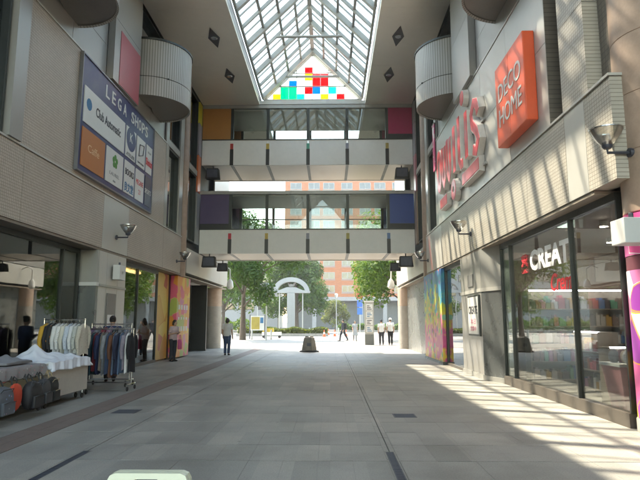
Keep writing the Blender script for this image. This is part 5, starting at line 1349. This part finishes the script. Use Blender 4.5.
def traffic_cone(x, y):
    t = thing('traffic_cone', 'orange and white traffic cone on the sunny plaza', 'cone', (x, y, 0), 'traffic cones on the plaza')
    om = flat('cone_orange', (0.65, 0.12, 0.03), 0.5)
    B('base', om, t, x-0.19, x+0.19, y-0.19, y+0.19, 0, 0.04)
    MB().lathe((x, y, 0), [(0.15, 0.042), (0.105, 0.28)], 14).build('cone', om, t); MB().lathe((x, y, 0), [(0.104, 0.282), (0.075, 0.45)], 14).build('stripe', WH, t); MB().lathe((x, y, 0), [(0.074, 0.452), (0.03, 0.7)], 14).build('tip', om, t)
for x, y in ((-0.6, 58.5), (0.5, 60.0), (1.7, 60.0), (-0.2, 66.0)): traffic_cone(x, y)
def post(x, y):
    t = thing('steel_bollard', 'slim grey steel bollard along the plaza edge', 'bollard', (x, y, 0), 'slim bollards along the plaza edge')
    MB().lathe((x, y, 0), [(0.07, 0.03), (0.07, 0.78), (0.05, 0.83)], 14).build('post', M['steel'], t, smooth=True); MB().lathe((x, y, 0), [(0.11, 0), (0.11, 0.03)], 14).build('foot_plate', M['steel_dark'], t)
for k in range(9): post(-8.6+k*1.7 if k < 3 else -7.5+k*1.7, 50.0 if k < 3 else 66.0)

# ================================================================== people
def remesh(m, vox, mat, name, parent, loc, smooth=3):
    me = m.mesh(name)
    r = eval_mesh(me, [('REMESH', dict(mode='VOXEL', voxel_size=vox, use_smooth_shade=True)), ('SMOOTH', dict(factor=0.5, iterations=smooth))])
    r.name = name; r.materials.clear()
    return link_mesh(name, r, mat, parent, loc)
def person(x, y, h, head_deg, label, top, bottom, hair=None, stride=0.0, sleeves='short', arms=None, hairstyle='short', shoes=None, lean=0.0, skirt=False, group=None):
    """person standing at (x,y), facing head_deg (0 = toward -Y, the camera; 180 = away)"""
    t = thing('person', label, 'person', (x, y, 0), group)
    s = h/1.65
    Rz = Matrix.Rotation(R_(head_deg), 4, 'Z'); T = Matrix.Scale(s, 4)
    def tf(m): return m.xf(Rz @ T)
    fwd = -1.0                                     # local facing is -Y
    st = stride
    hip = {k: Vector((k*0.085, 0, 0.86)) for k in (-1, 1)}
    knee = {k: Vector((k*0.09, fwd*(0.02+0.22*st*k), 0.46)) for k in (-1, 1)}
    ank = {k: Vector((k*0.09, fwd*(-0.02+0.34*st*k-(0.10*abs(st) if k*st < 0 else 0)), 0.08+(0.05*abs(st) if k*st < 0 else 0))) for k in (-1, 1)}
    toe = {k: ank[k]+Vector((k*0.02, fwd*0.15, -0.045)) for k in (-1, 1)}
    sh = {k: Vector((k*0.175, fwd*lean*0.8, 1.34)) for k in (-1, 1)}
    if arms is None: arms = {k: ((k*0.215, fwd*(-0.03-0.12*st*k), 1.07), (k*0.21, fwd*(0.07-0.20*st*k), 0.84)) for k in (-1, 1)}
    el = {k: Vector(arms[k][0]) for k in (-1, 1)}; wr = {k: Vector(arms[k][1]) for k in (-1, 1)}
    L = Vector((0, fwd*lean, 0))
    b = MB()
    b.tube([(0, 0, 0.84), (0, 0, 0.95), Vector((0, 0, 1.08))+L*0.4, Vector((0, 0, 1.25))+L*0.8, Vector((0, 0, 1.36))+L], [0.115, 0.125, 0.108, 0.125, 0.075], 14, 1.25)
    b.tube([Vector((0, 0.01, 1.33))+L, Vector((0, 0, 1.46))+L*1.1], [0.055, 0.05], 10)
    hc = Vector((0, fwd*0.015, 1.53))+L*1.2
    b.ell(hc, (0.072, 0.092, 0.115), 16, 12)
    b.ell(hc+Vector((0, fwd*0.02, -0.06)), (0.052, 0.065, 0.06), 12, 8)                       # jaw
    b.tube([hc+Vector((0, fwd*0.085, 0.02)), hc+Vector((0, fwd*0.112, -0.02)), hc+Vector((0, fwd*0.09, -0.03))], [0.008, 0.014, 0.01], 8)   # nose
    for k in (-1, 1):
        b.ell(hc+Vector((k*0.076, 0.005, 0.0)), (0.012, 0.02, 0.03), 8, 6)                      # ears
        b.tube([Vector((k*0.06, 0, 1.33))+L, sh[k], sh[k]*0.5+el[k]*0.5, el[k], el[k]*0.5+wr[k]*0.5, wr[k]], [0.06, 0.056, 0.046, 0.038, 0.036, 0.026], 10)
        d = (wr[k]-el[k]).normalized(); side = Vector((0, fwd, 0)); side = (side-d*side.dot(d)).normalized(); nrm = d.cross(side)
        palm = wr[k]+d*0.05
        b.tube([wr[k], palm, wr[k]+d*0.09], [0.024, 0.034, 0.033], 8)
        for q, (off, ln) in enumerate(((-0.028, 0.062), (-0.010, 0.075), (0.009, 0.08), (0.027, 0.07))):
            a = wr[k]+d*0.08+side*off; b.tube([a, a+d*ln*0.5+nrm*(-k)*0.008, a+d*ln+nrm*(-k)*0.026], [0.0105, 0.0095, 0.008], 6)
        a = wr[k]+d*0.03+side*0.025; b.tube([a, a+side*0.028+d*0.03, a+side*0.035+d*0.065], [0.013, 0.011, 0.009], 6)   # thumb
        b.tube([hip[k], knee[k]*0.5+hip[k]*0.5, knee[k], knee[k]*0.55+ank[k]*0.45, ank[k]], [0.095, 0.078, 0.056, 0.052, 0.036], 12)
        b.tube([ank[k]+Vector((0, -fwd*0.03, -0.04)), ank[k]+Vector((0, fwd*0.06, -0.045)), toe[k]], [0.036, 0.038, 0.026], 8)
    remesh(tf(b), 0.0125*s, M['skin'], 'body', t, (x, y, 0))
    # garments
    g = MB()
    g.tube([(0, 0, 0.84), (0, 0, 0.95), Vector((0, 0, 1.08))+L*0.4, Vector((0, 0, 1.25))+L*0.8, Vector((0, 0, 1.355))+L, Vector((0, 0, 1.40))+L], [0.138, 0.142, 0.128, 0.144, 0.10, 0.066], 16, 1.25)
    for k in (-1, 1):
        e = el[k] if sleeves == 'long' else sh[k]*0.25+el[k]*0.75
        pts = [Vector((k*0.05, 0, 1.33))+L, sh[k], sh[k]*0.5+el[k]*0.5, e]; rs = [0.07, 0.068, 0.058, 0.053]
        if sleeves == 'long': pts += [wr[k]*0.9+el[k]*0.1]; rs += [0.042]
        g.tube(pts, rs, 10)
    remesh(tf(g), 0.014*s, top, 'shirt', t, (x, y, 0))
    p = MB()
    p.tube([(0, 0, 0.82), (0, 0, 0.93), (0, 0, 0.98)], [0.128, 0.134, 0.126], 14, 1.22)
    for k in (-1, 1):
        p.tube([hip[k]+Vector((0, 0, 0.02)), knee[k]*0.5+hip[k]*0.5, knee[k], knee[k]*0.5+ank[k]*0.5, ank[k]+Vector((0, 0, 0.0))], [0.108, 0.094, 0.075, 0.068, 0.06], 12)
    if skirt: p.tube([(0, 0, 0.95), (0, 0, 0.75), (0, 0, 0.45)], [0.14, 0.19, 0.25], 18, 1.1)
    remesh(tf(p), 0.014*s, bottom, 'trousers' if not skirt else 'skirt', t, (x, y, 0))
    f = MB()
    for k in (-1, 1):
        f.tube([ank[k]+Vector((0, -fwd*0.055, -0.045)), ank[k]+Vector((0, fwd*0.03, -0.04)), ank[k]+Vector((0, fwd*0.09, -0.048)), toe[k]+Vector((0, fwd*0.035, -0.008))], [0.034, 0.043, 0.04, 0.026], 10)
        remesh(tf(f), 0.01*s, shoes or M['rubber'], 'shoe', t, (x, y, 0)); f = MB()
    hm = MB()
    hm.ell(hc+Vector((0, -fwd*0.014, 0.028)), (0.083, 0.095, 0.105), 16, 10)
    if hairstyle in ('long', 'bob'):
        n = -0.20 if hairstyle == 'long' else -0.10
        hm.tube([hc+Vector((0, -fwd*0.05, 0.06)), hc+Vector((0, -fwd*0.06, -0.06)), hc+Vector((0, -fwd*0.055, n))], [0.07, 0.078, 0.05], 12)
        for k in (-1, 1): hm.tube([hc+Vector((k*0.06, 0, 0.05)), hc+Vector((k*0.078, -fwd*0.01, -0.05)), hc+Vector((k*0.07, -fwd*0.015, n*0.8))], [0.03, 0.026, 0.015], 8)
    if hairstyle == 'bun': hm.ell(hc+Vector((0, -fwd*0.10, 0.08)), (0.042, 0.04, 0.042), 12, 8)
    remesh(tf(hm), 0.009*s, hair or M['hair'], 'hair', t, (x, y, 0))
    # the hair stops above the brow: push the face out by two small eyes and a mouth
    for k in (-1, 1):
        e = MB().ell(hc+Vector((k*0.03, fwd*0.093, 0.005)), (0.011, 0.006, 0.007), 8, 6); tf(e); e.v = [(v[0]+x, v[1]+y, v[2]) for v in e.v]; e.build('eye', INK, t)
    e = MB().ell(hc+Vector((0, fwd*0.088, -0.062)), (0.02, 0.006, 0.006), 8, 6); tf(e); e.v = [(v[0]+x, v[1]+y, v[2]) for v in e.v]; e.build('mouth', flat('lip', (0.4, 0.13, 0.11), 0.5), t)
    return t, tf, (x, y)
Cw = flat('cotton_white', (0.68, 0.68, 0.66), 0.9, 0, 0.05, 8); Cden = flat('denim_blue', (0.06, 0.09, 0.17), 0.9, 0, 0.2, 14); Cblk = flat('cotton_black', (0.02, 0.02, 0.024), 0.9); Cnavy = flat('cotton_navy', (0.03, 0.045, 0.11), 0.9); Cgrey = flat('cotton_grey', (0.35, 0.36, 0.37), 0.9); Cpink = flat('cotton_pale_pink', (0.55, 0.42, 0.42), 0.9); Cdark = flat('cotton_dark', (0.04, 0.04, 0.05), 0.9)
phone_arms = {-1: ((-0.235, 0.0, 1.08), (-0.13, -0.22, 1.12)), 1: ((0.235, 0.0, 1.08), (0.10, -0.22, 1.14))}
person(-4.72, 26.0, 1.68, 175, 'person in a white top and wide blue jeans standing under the footbridge', Cw, Cden, hairstyle='bob', stride=0.1, sleeves='short')
person(-6.1, 22.0, 1.58, 60, 'person in a pale pink top leaning over a phone by the orange print panel', Cpink, Cdark, hairstyle='bob', arms=phone_arms, lean=0.05, sleeves='short')
person(-5.62, 14.55, 1.66, 200, 'person in a navy top with a hair bun behind the dark clothes rack', Cnavy, Cdark, hairstyle='bun', sleeves='long', arms=phone_arms)
bp = person(1.05, 45.4, 1.7, 250, 'person in black with a backpack striding across the sunny plaza', flat('cotton_charcoal', (0.06, 0.06, 0.07), 0.9), Cdark, stride=0.75, sleeves='long')
person(2.0, 45.6, 1.6, 10, 'person in a grey dress walking beyond the pylon sign', Cgrey, Cgrey, hairstyle='bob', skirt=True, stride=0.3)
person(3.38, 37.4, 1.66, 180, 'bare-headed person in a white shirt and dark trousers beside the round column', Cw, Cdark, stride=0.3, sleeves='short')
hatp = person(3.98, 37.5, 1.74, 180, 'person in a white shirt wearing a white cap near the round column', Cw, Cblk, stride=-0.3, sleeves='short')
def cap(x, y, z):
    t = MB().lathe((x, y, z), [(0.10, 0.0), (0.105, 0.03), (0.09, 0.085), (0.04, 0.115), (0.005, 0.12)], 18).poly([(x-0.07, y+0.08, z+0.005), (x+0.07, y+0.08, z+0.005), (x+0.05, y+0.19, z-0.005), (x-0.05, y+0.19, z-0.005)], (0, 0, 0.012)).build('cap', Cw, None, smooth=True)
    tag(t, 'white cap on the head of the taller white-shirted person', 'cap')
cap(3.98, 37.5, 1.645)
def backpack(x, y, z, ang):
    t = thing('backpack', 'black backpack worn by the striding person in black', 'backpack', (x, y, z))
    m = MB().box(-0.15, 0.15, 0.10, 0.28, 0, 0.44); m.xf(Matrix.Translation((x, y, z)) @ Matrix.Rotation(R_(ang), 4, 'Z')); m.build('body', M['rubber'], t, bevel=0.05)
    for s in (-1, 1):
        q = MB().tube([(s*0.1, 0.12, 0.05), (s*0.12, -0.12, 0.2), (s*0.11, -0.1, 0.38), (s*0.09, 0.12, 0.43)], 0.018, 8); q.xf(Matrix.Translation((x, y, z)) @ Matrix.Rotation(R_(ang), 4, 'Z')); q.build('strap', M['rubber'], t)
backpack(1.05, 45.4, 0.98, 250)
def tote(x, y, zt):
    t = thing('tote_bag', 'bright pink tote bag at the side of the phone-reading person', 'bag', (x, y, zt-0.55))
    pk = flat('tote_pink', (0.62, 0.10, 0.24), 0.7)
    m = MB(); n = 16
    for i, (w, d, z) in enumerate(((0.16, 0.05, -0.55), (0.17, 0.07, -0.5), (0.175, 0.07, -0.3), (0.16, 0.04, -0.17))):
        for j in range(n):
            a = 2*math.pi*j/n; m.v.append((x+d*math.cos(a), y+w*math.copysign(abs(math.sin(a))**0.5, math.sin(a)), zt+z))
    for i in range(3):
        for j in range(n): m.f.append((i*n+j, i*n+(j+1)%n, (i+1)*n+(j+1)%n, (i+1)*n+j))
    m.f.append(tuple(range(n))); m.build('body', pk, t, smooth=True)
    for s in (-1, 1): MB().tube([(x+s*0.02, y-0.1, zt-0.17), (x+s*0.015, y-0.05, zt), (x+s*0.015, y+0.05, zt), (x+s*0.02, y+0.1, zt-0.17)], 0.009, 6).build('handle', pk, t)
tote(-5.86, 22.1, 1.0)

# ================================================================== hazy summer air
hz = B('haze', None, None, -120, 120, -60, 170, -1.3, 42)
hz['kind'] = 'stuff'
m = bpy.data.materials.new('haze_air'); m.use_nodes = True; t = m.node_tree; t.nodes.remove(t.nodes['Principled BSDF'])
pv = N(t, 'ShaderNodeVolumePrincipled'); pv.inputs['Color'].default_value = (0.93, 0.96, 1.0, 1); pv.inputs['Density'].default_value = 0.0006; pv.inputs['Anisotropy'].default_value = 0.3
t.links.new(pv.outputs[0], t.nodes['Material Output'].inputs['Volume'])
hz.data.materials.clear(); hz.data.materials.append(m)
